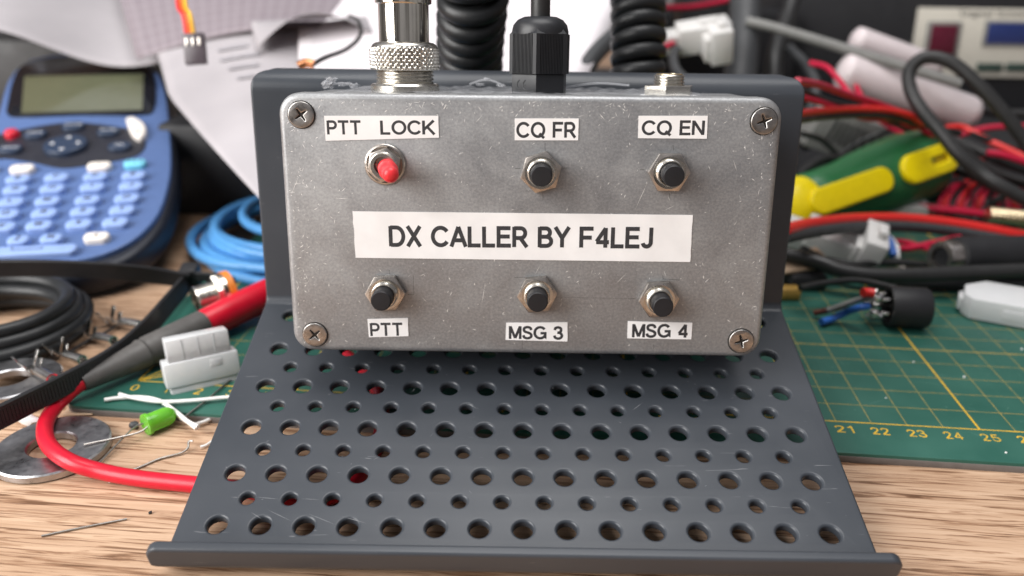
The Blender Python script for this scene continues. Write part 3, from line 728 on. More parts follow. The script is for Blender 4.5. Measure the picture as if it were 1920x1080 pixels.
for i in range(6):                                          # the flat that faces the camera's left carries the mark
    a = np.array(hx[i]); b = np.array(hx[(i + 1) % 6]); mid = (a + b) / 2; wp = to_world(FB, to_world(mg, (mid[0], mid[1], g0 / 2))); nw = FB[:3, :3] @ (mg[:3, :3] @ np.array([*unit(mid), 0]))
    if nw @ (CAM - wp) > 0 and nw @ BU < -0.3:
        xd = unit(b - a); zz = np.array([*unit(mid), 0]); xx = np.cross((0, 0, 1), zz)
        mm = mg @ frame((mid[0], mid[1], g0 * .48), xx, (0, 0, 1), zz)
        tb = MB()
        for x0, e in ((-1.0, False), (0.9, True)):
            arcp = [(x0 + 1.1 * math.cos(t), 1.25 * math.sin(t), .03) for t in np.linspace(math.radians(110), math.radians(250), 12)]
            tb.tube(arcp, 0.13, 6, mm, smooth=0)
            if e: tb.tube([(x0 - 1.0, 0, .03), (x0 - .2, 0, .03)], 0.12, 6, mm, smooth=0)
        tb.build('moulded_mark', 'dark_grey', gl)
rc = rad(1000, 1036)
u0 = mg[:3, 3]
MB().tube([(0, 0, g2 - 3), (0, 0, g2 + 8), (0.8, 0, g2 + 25), (4, 8, g2 + 60)], rc, 20, mg).build('cable', 'black_pvc', gl, smooth=60)
# ---- jack socket
ZJ = -17.0
mj = topf(1254, ZJ, 0.25)
js = thread(MB(), rad(1225, 1283), 0.2, th(140, 1254), 0.75, mj, 0.35)
jo = js.build('jack_socket', 'nickel', box, smooth=30)
MB().ring([(2.2, th(140, 1254) - 1.5), (3.2, th(140, 1254) - 1.0), (3.4, th(140, 1254) + .25), (2.5, th(140, 1254) + .3)], mj, 36).build('collar', 'brass', jo, smooth=30)
MB().prism(hexa(rad(1205, 1302)), 0.25, th(160, 1254), 0.2, mj, 2).build('hex_nut', 'nickel', jo, smooth=25)
MB().lathe([(rad(1205, 1310), 0.02), (rad(1205, 1310), 0.22)], mj, 40).build('paper_shim', 'tape', jo)
# ---- crinkled clear film glued on the top face
film = MB(); nx, nz = 70, 16
g = np.random.default_rng(3); V = []; F = []
def vnoise(x, y, s): return math.sin(x * .9 + s) * math.sin(y * 1.1 + 2 * s) + .6 * math.sin(x * 2.3 + 1.7 * y + s) + .3 * math.sin(x * 4.9 - 3.1 * y)
for i in range(nx):
    for j in range(nz):
        x = -50 + 96 * i / (nx - 1); z = -6 - 29 * j / (nz - 1)
        ed = min(1, i / 3, (nx - 1 - i) / 3)
        V.append((x + g.normal(0, .12), H / 2 - 0.42 + 0.28 + ed * (0.55 + 0.40 * vnoise(x * .55, z * .6, 1.0) + g.normal(0, .12)) * (0.5 + 0.7 * j / nz), z + g.normal(0, .2)))
for i in range(nx - 1):
    for j in range(nz - 1): a = i * nz + j; F.append([a, a + 1, a + nz + 1, a + nz])
film.add(V, F)
for k, (px, py, r) in enumerate(((617, 155, 1.0), (622, 148, 0.8), (613, 162, 0.9), (664, 160, 0.9), (655, 157, 0.6), (640, 158, 0.7), (912, 148, .6), (900, 158, .7), (940, 160, .8))):
    c = bx(px, py, -18); lumpy(film, (c[0], max(c[1], H / 2), c[2]), r, k, 2, 0.5, squash=(1.6, .7, 1))
for pts in (((606, 162), (612, 152), (618, 147), (624, 152), (618, 160)), ((618, 160), (640, 156), (665, 160)), ((880, 158), (905, 150), (925, 152), (948, 162)), ((1060, 164), (1120, 156), (1180, 160))):
    film.tube([bx(x, y, -18) for x, y in pts], 0.35, 8)
fm = film.build('clear_film', 'clear', box, smooth=60)
sd = fm.modifiers.new('thickness', 'SOLIDIFY'); sd.thickness = 0.00012

# ---- metal plug screwed onto the socket: a thing of its own
FP = FB @ m1
plug = thing('cable_plug', 'bright metal plug with knurled ring screwed onto the left top of the box', 'plug', FP)
rk = rad(697, 825); V = []; F = []; NA, NZ = 300, 44
def tri(x): x = x % 1.0; return 1 - abs(2 * x - 1)
for j in range(NZ + 1):
    z = zk0 + 0.15 + (zk1 - zk0 - 1.4) * j / NZ
    e = min(1.0, j / 3, (NZ - j) / 3)
    for i in range(NA):
        a = 2 * math.pi * i / NA; n = 40; k = 0.60
        h = min(tri(n * i / NA + k * (z - zk0)), tri(n * i / NA - k * (z - zk0)))
        r = rk - 0.5 + 0.55 * min(1, h * 1.5) * e
        V.append((r * math.cos(a), r * math.sin(a), z))
for j in range(NZ):
    for i in range(NA): i2 = (i + 1) % NA; F.append([j * NA + i, j * NA + i2, (j + 1) * NA + i2, (j + 1) * NA + i])
kr = MB().add(V, F)
zt = zk1 - 1.25
kr.lathe([(rk - .5, zt), (rk - 0.7, zt + .5), (rk - 1.4, zt + 1.0), (rk - 2.6, zt + 1.25), (rk - 3.2, zt + 1.25)], None, 64, cap=False)
kr.lathe([(rk - 2.5, zk0 + .15), (rk - .5, zk0 + .15)], None, 64, cap=False)
kr.build('knurled_ring', 'nickel', plug, smooth=50)
rbar = rad(714, 806); zc = th(10)
MB().lathe([(rbar, zk0 + 1), (rbar, zc), (rbar + .05, zc + .05)], None, 64).build('barrel', 'chrome', plug, smooth=40)
MB().lathe([(rbar + .2, zc), (rbar + .75, zc + .3), (rbar + .75, zc + 12), (rbar, zc + 13), (rbar * .6, zc + 26), (rbar * .5, zc + 26)], None, 64).build('clamp_sleeve', 'chrome', plug, smooth=40)

# ================================================================== BEHIND THE BOX
def helix(cpts, R, pitch, up_seed=(1, 0, 0), n=22, k=24):
    C = spline(cpts, k); d = np.r_[0, np.cumsum(np.linalg.norm(np.diff(C, axis=0), axis=1))]
    N = int(d[-1] / pitch * n); out = []
    T = np.gradient(C, axis=0)
    for i in range(N):
        s = i / n * pitch; c = np.array([np.interp(s, d, C[:, q]) for q in range(3)]); t = unit([np.interp(s, d, T[:, q]) for q in range(3)])
        x, y, _ = axes_from(t, up_seed); a = 2 * math.pi * i / n
        out.append(c + R * (math.cos(a) * x + math.sin(a) * y))
    return out
def cord(path, R, rw, pitch, label, mat='black_rubber'):
    MB().tube(helix(path, R, pitch), rw, 14, smooth=0).build('coiled_cord', mat, own=True, smooth=70, label=label, cat='coiled cord', group='black coiled cords behind the box')
a, b = at(882, 150, 285), at(890, -60, 250)
cord([np.array([a[0] + 6, a[1], 8]), np.array([a[0] + 4, a[1], 30]), a, b, b + np.array([2, 10, 50])], 8.4, 3.1, 5.9, 'thick black coiled cord with diagonal turns between the metal plug and the cable gland')
a, b = at(1194, 150, 295), at(1198, -60, 295)
cord([np.array([a[0] - 6, a[1] + 4, 8]), np.array([a[0] - 3, a[1] + 2, 30]), a, b, b + np.array([2, 10, 50])], 7.4, 2.8, 5.4, 'black coiled cord with level turns behind the right end of the box')

# ---- sheets of paper
def sheet(corners, name, label, mat='paper', curl=None, group='loose sheets of paper', n=20, bow=0.0):
    """corners tl, tr, br, bl in place millimetres; curl(u, v) -> lift along the sheet's normal"""
    tl, tr, br, bl = [np.asarray(c, float) for c in corners]; nn = unit(np.cross(tr - tl, bl - tl)); V = []; F = []
    if nn[2] < 0: nn = -nn
    for j in range(n + 1):
        for i in range(n + 1):
            u, v = i / n, j / n; p = (tl * (1 - u) + tr * u) * (1 - v) + (bl * (1 - u) + br * u) * v
            V.append(p + nn * (curl(u, v) if curl else 0) + unit(tl - tr) * bow * (1 - u) * (v / .42 if v < .42 else (1 - v) / .58))
    for j in range(n):
        for i in range(n): a = j * (n + 1) + i; F.append([a, a + 1, a + n + 2, a + n + 1])
    o = MB().add(V, F).build(name, mat, own=True, label=label, cat='paper', group=group, smooth=60)
    uv = o.data.uv_layers.new(name='UVMap')
    for lp in o.data.loops: q = lp.vertex_index; uv.data[lp.index].uv = ((q % (n + 1)) / n, (q // (n + 1)) / n)
    s = o.modifiers.new('thickness', 'SOLIDIFY'); s.thickness = 0.00015
    return o, (tl, tr, br, bl, nn)
sheet([at(-120, -70, 560), at(420, -60, 560), at(330, 72, 430), at(-120, 118, 430)], 'paper_sheet', 'plain white sheet curling behind the label maker at the far left', 'paper_dimmed', curl=lambda u, v: 14 * math.sin(3 * u + 1.5 * v) + 5 * math.sin(7 * u))
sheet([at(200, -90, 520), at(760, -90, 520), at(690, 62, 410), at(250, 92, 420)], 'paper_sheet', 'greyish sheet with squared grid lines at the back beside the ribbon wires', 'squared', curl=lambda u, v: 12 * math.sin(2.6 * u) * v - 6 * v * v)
o, q = sheet([at(285, 62, 440), at(700, 40, 440), at(720, 330, 300), at(488, 372, 300)], 'paper_sheet', 'white printed sheet whose corner hangs down beside the stand', 'paper_dimmed', curl=lambda u, v: 10 * math.sin(3.0 * u) * (1 - v) - 4 * math.sin(3 * v), bow=10)
tl, tr, br, bl, nn = q
for u0, v0, u1 in ((.28, .22, .42), (.28, .28, .47), (.31, .34, .45), (.34, .40, .42)):
    def P(u, v): return (tl * (1 - u) + tr * u) * (1 - v) + (bl * (1 - u) + br * u) * v + nn * (10 * math.sin(3.0 * u) * (1 - v) - 4 * math.sin(3 * v) + .8) + unit(tl - tr) * 10 * (1 - u) * (v / .42)
    n = 6; V = []
    for i in range(n + 1): V += [P(u0 + (u1 - u0) * i / n, v0), P(u0 + (u1 - u0) * i / n, v0 + .018)]
    MB().add(V, [[2 * i, 2 * i + 1, 2 * i + 3, 2 * i + 2] for i in range(n)]).build('printed_line', 'print_grey', o, world=True, smooth=0)
sheet([at(560, -80, 520), at(1210, -90, 520), at(1080, 190, 340), at(560, 190, 340)], 'paper_sheet', 'bright white sheet standing behind the coiled cords', curl=lambda u, v: 6 * math.sin(3.1 * u))
sheet([at(470, 40, 415), at(700, 30, 415), at(715, 72, 395), at(480, 92, 395)], 'paper_sheet', 'small curled sheet with a dark gap under it left of the metal plug', 'paper_dimmed', curl=lambda u, v: 16 * math.sin(3.14 * u) * v)

# ---- low dark boxes that back the clutter
def bbox(name, label, cat, mat, px0, px1, py, d, h, dep, bev=2, yaw=0.0, group=None, z0=0):
    a, b = at(px0, py, d), at(px1, py, d); c = (a + b) / 2; wd = np.linalg.norm((b - a)[:2])
    m = np.eye(4); m[:3, :3] = rotz(math.atan2(b[1] - a[1], b[0] - a[0]) + yaw); m[:3, 3] = (c[0], c[1], z0)
    return MB().box((0, dep / 2, h / 2), (wd, dep, h), bev, m).build(name, mat, own=True, label=label, cat=cat, group=group), m, wd
bbox('shadow_filler', 'black box added to darken the shadow between the label maker and the hanging sheet', 'dark filler', 'black_matt', 300, 520, 300, 400, 46, 60, 3)  # made-up black box filling a dark shadow region
bbox('filler_box', 'dark grey low box filling the dark band behind the blue label maker', 'box', 'dark_grey', -260, 352, 100, 520, 68, 60, 4)  # box put in to fill the dark band behind the label maker
for k, (px, py, d, r, mt, lb) in enumerate(((610, 8, 470, 13, 'tape', 'crumpled whitish plastic bag at the top edge left of the metal plug'), (560, -8, 480, 8, 'kraft', 'tan paper wad at the top edge beside the plastic bag'), (690, 22, 470, 11, 'kraft', 'tan crumpled paper just left of the metal plug'), (665, 34, 455, 5, 'black_matt', 'small dark knob in front of the tan crumpled paper'))):
    lumpy(MB(), at(px, py, d), r, 20 + k, 3, 0.18).build(('plastic_bag', 'paper_wad', 'paper_wad', 'knob')[k], mt, own=True, label=lb, cat=('plastic bag', 'paper wad', 'paper wad', 'knob')[k], smooth=40)
MB().tube([at(585, 122, 300), at(610, 108, 310), at(650, 92, 330), at(676, 66, 345), at(672, 40, 360), at(655, 30, 380)], 0.9, 10).build('thin_wire', 'black_pvc', own=True, label='thin black wire curving up behind the top of the stand', cat='wire')
MB().tube([at(560, 124, 300), at(575, 118, 300), at(588, 121, 300)], 1.8, 10).build('copper_end', 'copper', own=True, label='bare copper strands poking up behind the top of the stand', cat='wire end')

# ---- ribbon lead with its little black connector
c = at(366, 92, 335)
lead = thing('ribbon_lead', 'three wire red orange yellow lead with small black connector above the label maker', 'connector lead', c)
x, y, z = axes_from(unit(np.array([-0.12, 0.35, 1.0])), (1, 0.1, 0))
m = frame(c, x, y, z)
hb = MB().box((0, 0, 0), (8.6, 3.0, 12.5), 0.4, m)
h_ = hb.build('connector', plain('brown_black_plastic', (0.075, 0.060, 0.070), 0.35), lead, world=True)
cb = MB()
for i in range(3): cb.box((-2.55 + 2.55 * i, -1.6, 2.6), (1.1, .5, 3.2), 0.1, m)
for i in range(3): cb.lathe([(.9, 0), (.9, .3)], m @ frame((-2.55 + 2.55 * i, 0, 5.5), (1, 0, 0), (0, 1, 0), (0, 0, 1)), 12)
cb.build('contacts', 'nickel_dark', h_, world=True)
for i, mt in enumerate(('red_pvc', 'orange_wire', 'yellow_wire')):
    MB().tube([to_world(m, (-2.9 + 1.5 * i, 0, 5)), to_world(m, (-3.6 + 1.4 * i, 0, 14)), at(334 + i * 7, 10, 340) , at(330 + i * 7, -60, 350), at(330 + i * 7, -120, 380)], 0.85, 10).build('wire', mt, lead, world=True)

# ================================================================== LABEL MAKER
tl_, az = math.radians(15), math.radians(8)
LN = np.array([math.sin(tl_) * math.sin(az), -math.sin(tl_) * math.cos(az), math.cos(tl_)])
LP = onz(150, 488, 15.5)
ax = unit(onplane(730 / 3, 340 + 20 / 3, LP, LN) - onplane(290 / 3, 340 + 38 / 3, LP, LN)); ay = np.cross(LN, ax)
FL = frame(LP, ax, ay, LN); FLI = np.linalg.inv(FL)
def lm(px, py, z=0.0): p = onplane(px, py, LP + LN * z, LN); return (FLI[:3, :3] @ p + FLI[:3, 3])[:2]
maker = thing('label_maker', 'blue handheld label maker with green grey screen and letter keys', 'label maker', FL)
face = [(-70, 494), (60, 492), (140, 488), (210, 470), (262, 440), (298, 398), (316, 345), (321, 300), (318, 240), (311, 180), (298, 140), (270, 116), (220, 104), (150, 99), (80, 106), (40, 122), (14, 155), (-12, 235), (-70, 300)]
fp = spline([(*lm(*p), 0) for p in face], 4)[:, :2].tolist()
cxy = np.mean(fp, 0)
def shrink(poly, k): c = np.mean(poly, 0); return [tuple(c + (np.array(p) - c) * k) for p in poly]
MB().prism(fp, -5, 0, 0.8, seg=3, top_only=True).build('front_shell', 'blue_face', maker, smooth=45)
MB().prism(shrink(fp, 1.06), -14, -2.2, 3.0, seg=3).build('lower_shell', 'navy_body', maker, smooth=45)
MB().prism(shrink(fp, 0.85), -15, -14, 0.4).build('base', 'black_matt', maker)
def lpoly(pts, k=4): return spline([(*lm(*p), 0) for p in pts + pts[:1]], k)[:-1, :2].tolist()
bz = MB().prism(lpoly([(12, 212), (25, 152), (50, 120), (120, 108), (210, 106), (262, 115), (287, 142), (293, 180), (288, 207), (268, 217), (150, 217), (32, 221)], 3), 0.05, 0.9, 0.3, top_only=True).build('screen_bezel', 'bezel', maker, smooth=45)
MB().prism([tuple(lm(*p, .9)) for p in ((40, 212), (267, 206), (269, 138), (46, 143))], 0.93, 1.0).build('screen', 'lcd', bz)
MB().prism(lpoly([(-30, 262), (40, 244), (130, 231), (215, 238), (262, 250), (274, 268), (262, 290), (225, 301), (165, 311), (115, 316), (65, 306), (10, 298), (-30, 300)], 3), 0.05, 0.5, 0.2, top_only=True).build('key_panel', 'panel', maker)
def key(px, py, w_, h_, mt, ch=None, chm='ink', r=None, ht=2.6, tw=None):
    c = lm(px, py, ht); k = MB().prism(rrect(w_, h_, r or h_ * .42, 5, c[0], c[1]), 0.0, ht, 0.9, seg=3, top_only=True).build('key', mt, maker, smooth=60)
    if ch:
        t = MB(); fk = frame((c[0], c[1] + .3, ht), (1, 0, 0), (0, 1, 0), (0, 0, 1)); (letters(t, ch, fk, h=2.9, weight=.24) if len(ch) == 1 else text(t, ch, fk, h=1.5, w=tw, lift=.02, thick=.04, bold=.05)); t.build('key_letter', chm, k, smooth=0)
    return k
rowsK = [((33, 333), (105, 330), (178, 328), (250, 326), 'BCDE'), ((28, 353), (97, 351), (172, 348), (245, 346), 'GHIJ'), ((20, 376), (88, 374), (163, 372), (237, 369), 'LMNO'), ((10, 399), (82, 397), (155, 394), (228, 391), 'QRST'), ((3, 423), (72, 420), (147, 417), (215, 414), 'VWXY')]
for r_ in rowsK:
    for (px, py), ch in zip(r_[:4], r_[4]): key(px, py, 10.2, 6.0, 'light_key', ch)
key(33, 447, 8.2, 5.6, 'light_key', 'Z'); key(95, 444, 8.4, 5.6, 'light_key', 'N')
key(180, 441, 9.6, 5.6, 'white_key', '<')
key(40, 313, 10.2, 6.0, 'white_key', '-'); key(185, 308, 10.2, 6.0, 'white_key', '-'); key(252, 303, 9.4, 5.4, 'aqua_key', '...'); key(-30, 314, 10, 6, 'white_key')
sk = key(45, 468, 38, 6.0, 'light_key')
a = lm(50, 466, 2.6); MB().box((a[0], a[1] - .5, 2.65), (11, .4, .06)).box((a[0] - 5.4, a[1] + .4, 2.66), (.4, 1.6, .06)).box((a[0] + 5.4, a[1] + .4, 2.66), (.4, 1.6, .06)).build('key_letter', 'ink', sk)
for px, py, tx_, wd in ((65, 248, 'Insert', 6.5), (137, 233, 'Settings', 8), (203, 243, 'Format', 7.2), (18, 276, 'Cancel', 7), (224, 271, 'OK', 4.2)): key(px, py, 10.5, 7.5, 'dark_key', tx_, 'white_print', r=3.6, tw=wd, ht=2.4)
nk = lm(122, 268, 3.0)
el = [(nk[0] + 9.5 * math.cos(t), nk[1] + 9.0 * math.sin(t)) for t in np.linspace(0, 2 * math.pi, 40, endpoint=False)]
nv = MB().prism(el, 0, 3.0, 1.0, seg=3, top_only=True).build('cursor_pad', 'dark_key', maker, smooth=60)
ar = MB()
for k in range(4):
    a = k * math.pi / 2; c_, s_ = math.cos(a), math.sin(a)
    ar.add([(nk[0] + c_ * u - s_ * v, nk[1] + s_ * u + c_ * v, 3.03) for u, v in ((6.9, 0), (5.0, -1.3), (5.0, 1.3))], [[0, 1, 2]])
ar.build('arrow_marks', 'white_print', nv, smooth=0)
c = lm(20, 246, 3); MB().lathe([(3.3, 0), (3.2, 2.4), (2.4, 3.4), (0, 3.8)], frame((c[0], c[1], 0), (1, 0, 0), (0, 1, 0), (0, 0, 1)), 32, cap=False).build('power_key', 'red_key', maker, smooth=60)
c = lm(257, 248, 2.6)
k = MB().prism(lpoly([(238, 232), (252, 228), (272, 240), (276, 258), (264, 268), (248, 258)], 4), 0.0, 3.0, 1.0, seg=3, top_only=True).build('print_key', 'white_key', maker, smooth=60)
MB().box((c[0], c[1], 3.05), (3, 2, .1), .02).build('key_letter', 'key_grey', k)

# ================================================================== LEFT FOREGROUND
def loops(cx, cy, spec, r, name, mat, label, cat, tail=None, n=40):
    pts = []
    for k, (R, ex, z, dx, dy) in enumerate(spec):
        for i in range(n):
            a = 2 * math.pi * i / n + math.pi / 2; t = i / n
            nx = spec[(k + 1) % len(spec)] if k + 1 < len(spec) else spec[k]
            q = [u * (1 - t) + v * t for u, v in zip((R, ex, z, dx, dy), nx)]
            pts.append((cx + q[3] + q[0] * q[1] * math.cos(a), cy + q[4] + q[0] * math.sin(a), q[2]))
    if tail: pts += tail
    return MB().tube(pts, r, 14, smooth=0).build(name, mat, own=True, label=label, cat=cat, smooth=70)
loops(-66, 27, [(29, 1.08, 3.2, 0, 0), (25, 1.1, 4, 1, -1), (30, 1.0, 6.5, -1, 1), (21, 1.15, 7, 0, 2), (28, 1.05, 9.5, -2, 0), (18, 1.2, 9, -2, 3), (24, 1.05, 12, -1, 1)], 2.4, 'cable_coil', 'black_rubber', 'coil of thin black cable lying under the black strap at left', 'cable coil')
loops(14, 130, [(58, 1.0, 5, 0, 2), (34, 1.0, 12, -5, -6), (46, 1.0, 8.5, 0, 2), (56, 1.0, 5, 10, 5), (60, 1.0, 4.5, 11, 0), (40, 1.0, 14, 2, 0), (53, 1.0, 10, 4, 5), (36, 1, 17, 6, 4)], 2.25, 'cable_coil', 'blue_cable', 'coil of sky blue cable beside the left edge of the stand', 'cable coil')
# ---- cable tie
hd = onz(366, 524, 10)
tie = thing('cable_tie', 'large looped black plastic strap with square head crossing the left foreground', 'cable tie', np.array([hd[0], hd[1], 0]))
upper = [onz(-60, 508, 24), onz(0, 503, 24), onz(100, 503, 23), onz(200, 508, 20), onz(300, 518, 14), onz(352, 526, 11)]
lower = [onz(352, 528, 10), onz(316, 570, 10), onz(272, 620, 10), onz(215, 668, 10), onz(130, 716, 10), onz(40, 762, 10), onz(-60, 812, 10)]
up = (0.0, -0.25, 1.0)
MB().ribbon(upper, up, 6.6, 1.5).build('strap', 'black_matt', tie, world=True, smooth=30)
lo = MB().ribbon(lower, (-0.15, -0.30, 1.0), 6.8, 1.6)
L = spline(lower, 30)
for i in range(100, len(L) - 1, 2):
    t = unit(L[i + 1] - L[i]); wv = unit(np.array([-.15, -.3, 1.0]) - t * (np.array([-.15, -.3, 1.0]) @ t)); nn = np.cross(t, wv)
    if nn @ (CAM - L[i]) < 0: nn = -nn
    lo.box((0, 0, 0), (0.7, 4.2, 0.12), 0, frame(L[i] + nn * .85, t, wv, np.cross(t, wv)))
lo.build('strap', 'black_matt', tie, world=True, smooth=30)
t = unit(lower[1] - lower[0]); x, y, z = axes_from(unit((0, -.2, 1)), t)
MB().box((0, 0, 0), (7, 6.5, 9), .8, frame(onz(358, 518, 11), x, y, z)).build('head', 'black_matt', tie, world=True)
MB().ribbon([onz(368, 518, 12.5), onz(395, 520, 12), onz(420, 523, 11.5), onz(440, 528, 11)], (0, -.3, 1), 4.2, 1.3).build('tail', 'black_matt', tie, world=True)
# ---- washers
def washer(px, py, z, tilt, label, R=14.7, r=6.0, t=2.4):
    c = onz(px, py, z); x, y, zz = axes_from(unit(tilt)); m = frame(c, x, y, zz)
    MB().ring([(r, -t + .3), (r + .3, -t), (R - .4, -t), (R, -t + .4), (R, -.4), (R - .4, 0), (r + .4, 0), (r, -.35)], m, 72).build('washer', 'zinc', own=True, label=label, cat='washer', group='large steel washers', smooth=40)
washer(97, 833, 2.5, (0, 0, 1), 'large steel washer lying flat on the desk under the red wire')
washer(15, 708, 6.0, (-.02, .06, 1), 'large steel washer under the black strap with a crimp pin lying on it')
# ---- crimp terminals
def crimp(px, py, z, yaw, k, label, tilt=0.1):
    c = onz(px, py, z); d = np.array([math.cos(yaw), math.sin(yaw), tilt]); x = unit(d); y, zz, _ = (0, 0, 0); zz = unit(np.array([0, 0, 1.0]) - x * x[2]); y = np.cross(zz, x)
    m = frame(c, x, y, zz) @ np.diag([k, k, k, 1]); t = thing('crimp_terminal', label, 'crimp terminal', c, 'crimp terminals')
    mx = m @ frame((0, 0, 0), (0, 1, 0), (0, 0, 1), (1, 0, 0))
    MB().ring([(.85, 1), (1.15, 1), (1.2, 4), (1.15, 7.5), (.85, 7.5)], mx, 20).build('barrel', 'tin', t, world=True)
    MB().box((-2, 0, -.6), (6.5, 1.8, .3), .05, m).box((-.4, .9, 0), (1.8, .25, 1.2), .05, m).box((-.4, -.9, 0), (1.8, .25, 1.2), .05, m).build('neck', 'tin', t, world=True)
    for x0, h in ((-2.0, 2.2), (-4.6, 3.4)):
        for s in (-1, 1):
            mm = m @ frame((x0, s * .9, -.5), (1, 0, 0), (0, math.cos(.45 * s), -math.sin(.45 * s)), (0, math.sin(.45 * s), math.cos(.45)))
            MB().box((0, 0, h / 2), (1.3, .28, h), .06, mm).build('crimp_wing', 'tin', t, world=True)
crimp(70, 694, 7.8, -0.62, 1.55, 'shiny crimp terminal lying on the washer, nearest the camera')
crimp(122, 664, 4.0, -0.5, 1.4, 'crimp terminal just behind the washer beside the strap')
crimp(178, 630, 3.0, -0.45, 1.4, 'crimp terminal on bare wood between the black coil and the strap')
crimp(226, 603, 3.0, -0.4, 1.5, 'crimp terminal farthest back, near the strap head')
MB().tube([onz(120, 668, 1), onz(160, 642, 1.4), onz(200, 622, 1.5), onz(218, 610, 1.2)], 0.5, 8).build('carrier_strip', 'black_matt', own=True, label='thin dark carrier strip running between the crimp terminals', cat='strip')
# ---- red test lead
ta, tb_ = onz(158, 716, 7.5), onz(292, 652, 8.5)
tl2 = thing('test_lead', 'red test lead with grey boot and red wire looping over the washer', 'test lead', np.array([ta[0], ta[1], 0]))
dirb = unit(tb_ - ta); x, y, z = axes_from(dirb); Lb = np.linalg.norm(tb_ - ta)
mbt = frame(ta, x, y, z)
MB().lathe([(1.9, -1.0), (2.6, -.9), (2.8, 0), (3.5, Lb * .35), (4.5, Lb * .75), (4.95, Lb * .80), (4.7, Lb * .82), (4.7, Lb * .86), (5.0, Lb * .88), (5.1, Lb * 1.3), (5.1, Lb * 1.75)], mbt, 36).build('boot', 'grey_boot', tl2, world=True, smooth=35)
MB().lathe([(4.4, Lb * 1.70), (5.0, Lb * 1.76), (5.5, Lb * 2.2), (5.6, Lb * 3.1), (5.0, Lb * 3.2)], mbt, 36).build('handle', 'red_wire', tl2, world=True, smooth=40)
pw = [to_world(mbt, (0, 0, 3)), ta, onz(128, 738, 6), onz(100, 768, 4.2), onz(84, 800, 5.2), onz(92, 835, 5.2), onz(130, 865, 4.8), onz(190, 884, 3.0), onz(260, 897, 2.4), onz(360, 908, 2.4), onz(460, 918, 2.4), onz(540, 935, 2.4), onz(620, 930, 2.4), onz(675, 890, 2.4), onz(712, 820, 2.6), onz(716, 770, 5.4), onz(704, 725, 5.4), onz(680, 690, 5.4), onz(640, 660, 5.4)]
MB().tube(pw, 2.15, 18, smooth=10).build('wire', 'red_wire', tl2, world=True, smooth=70)
# ---- white nylon connector housings
def housing(m, name, label, mat='nylon', k=1.0):
    t = thing(name, label, 'connector', m[:3, 3], 'white nylon connector housings')
    m = m @ np.diag([k, k, k, 1])
    lw = MB().box((0, 0, 5.0), (24, 9.6, 8.4), .5, m)
    lw.box((0, 0, -.6), (22, 8.2, 3.0), .5, m)
    lw.build('body', mat, t, world=True, smooth=40)
    up_ = MB()
    up_.box((0, 0, 12.9), (20.2, 8.2, 7.8), .35, m)
    for i in range(3): up_.box((-5.1 + 5.1 * i, -4.12, 13), (.3, .25, 7.0), .05, m)
    up_.box((0, 0, 10), (20.0, 8.0, 3), .2, m)
    up_.build('chambers', mat, t, world=True, smooth=40)
    MB().box((4.5, -4.75, 6.6), (4, .4, 2.6), .15, m).build('latch', mat, t, world=True)
    return t
o0 = onz(316, 744, 3.0); o1 = onz(455, 712, 3.0); xd = unit(o1 - o0); zt_ = unit(np.array([0, 0.30, 1.0])); zt_ = unit(zt_ - xd * (zt_ @ xd)); yd = np.cross(zt_, xd)
housing(frame((o0 + o1) / 2 + yd * 4.6 + np.array([0, 0, 1.4]), xd, yd, zt_), 'connector_housing', 'milky white four way connector housing on the mat beside the grey boot', k=np.linalg.norm(o1 - o0) / 24)
# ---- threaded socket with orange ring
a = onz(366, 563, 12.0); b = onz(416, 548, 12.5); d = unit(b - a); x, y, z = axes_from(d, (0, 0, 1)); ms = frame(a, x, y, z)
sk_ = thing('threaded_socket', 'nickel threaded socket with orange ring below the strap head', 'socket', np.array([a[0], a[1], 0]))
tb2 = MB(); Ls = 9.0
pr_ = [(3.6, 3.0), (3.6, 0.2), (3.9, 0), (4.6, 0.0)]
for k in range(6): pr_ += [(4.9, .5 + k), (4.9, .8 + k), (4.5, 1.0 + k), (4.5, 1.2 + k)]
pr_ += [(4.6, 12), (3.6, 12)]
tb2.lathe(pr_, ms, 40, cap=False).build('thread', 'nickel', sk_, world=True, smooth=30)
MB().prism(hexa(7.0), 6.5, 9.0, .4, ms).build('hex_nut', 'nickel', sk_, world=True, smooth=25)
MB().lathe([(6.8, 9.05), (6.8, 10.6)], ms, 40).build('flange', 'nickel', sk_, world=True, smooth=30)
MB().ring([(5, 10.65), (7.2, 10.65), (7.2, 13), (5, 13)], ms, 40).build('sealing_ring', 'orange', sk_, world=True, smooth=40)
# ---- green LED
a, b = onz(272, 797, 3.2), onz(326, 775, 3.2); d = unit(b - a); x, y, z = axes_from(d, (0, 0, 1)); ml = frame(a, x, y, z)
led = thing('green_led', 'small green indicator lamp with two thin wire legs on the desk', 'LED', np.array([a[0], a[1], 0]))
MB().lathe([(2.5, 0), (3.15, .05), (3.15, 1.0), (2.75, 1.1), (2.75, 6.2), (2.4, 7.5), (1.5, 8.5), (0, 8.85)], ml, 36, cap=False).lathe([(0, 0), (2.5, 0)], ml, 36, cap=False).build('lens', 'led', led, world=True, smooth=45)
for off, e in ((1.25, (157, 834)), (-1.25, (181, 873))):
    s_ = to_world(ml, (0, off, 0.5)); MB().tube([s_, s_ - d * 4 + np.array([0, 0, -.6]), onz(*e, .6 if e[0] > 160 else 3.0)], 0.27, 8).build('lead_wire', 'steel_wire', led, world=True)
MB().box((1.2, 0, 1.2), (1.6, 1.0, .3), .05, ml).box((1.0, .2, 2.5), (.9, .9, 2.2), .05, ml).build('die_cup', 'steel_wire', led, world=True)
lumpy(MB(), onz(251, 797, 1.3), 1.3, 5, 2, .15, squash=(1.2, .8, .9)).build('plastic_crumb', 'dark_grey', own=True, label='dark grey crumb of plastic beside the green lamp', cat='crumb')
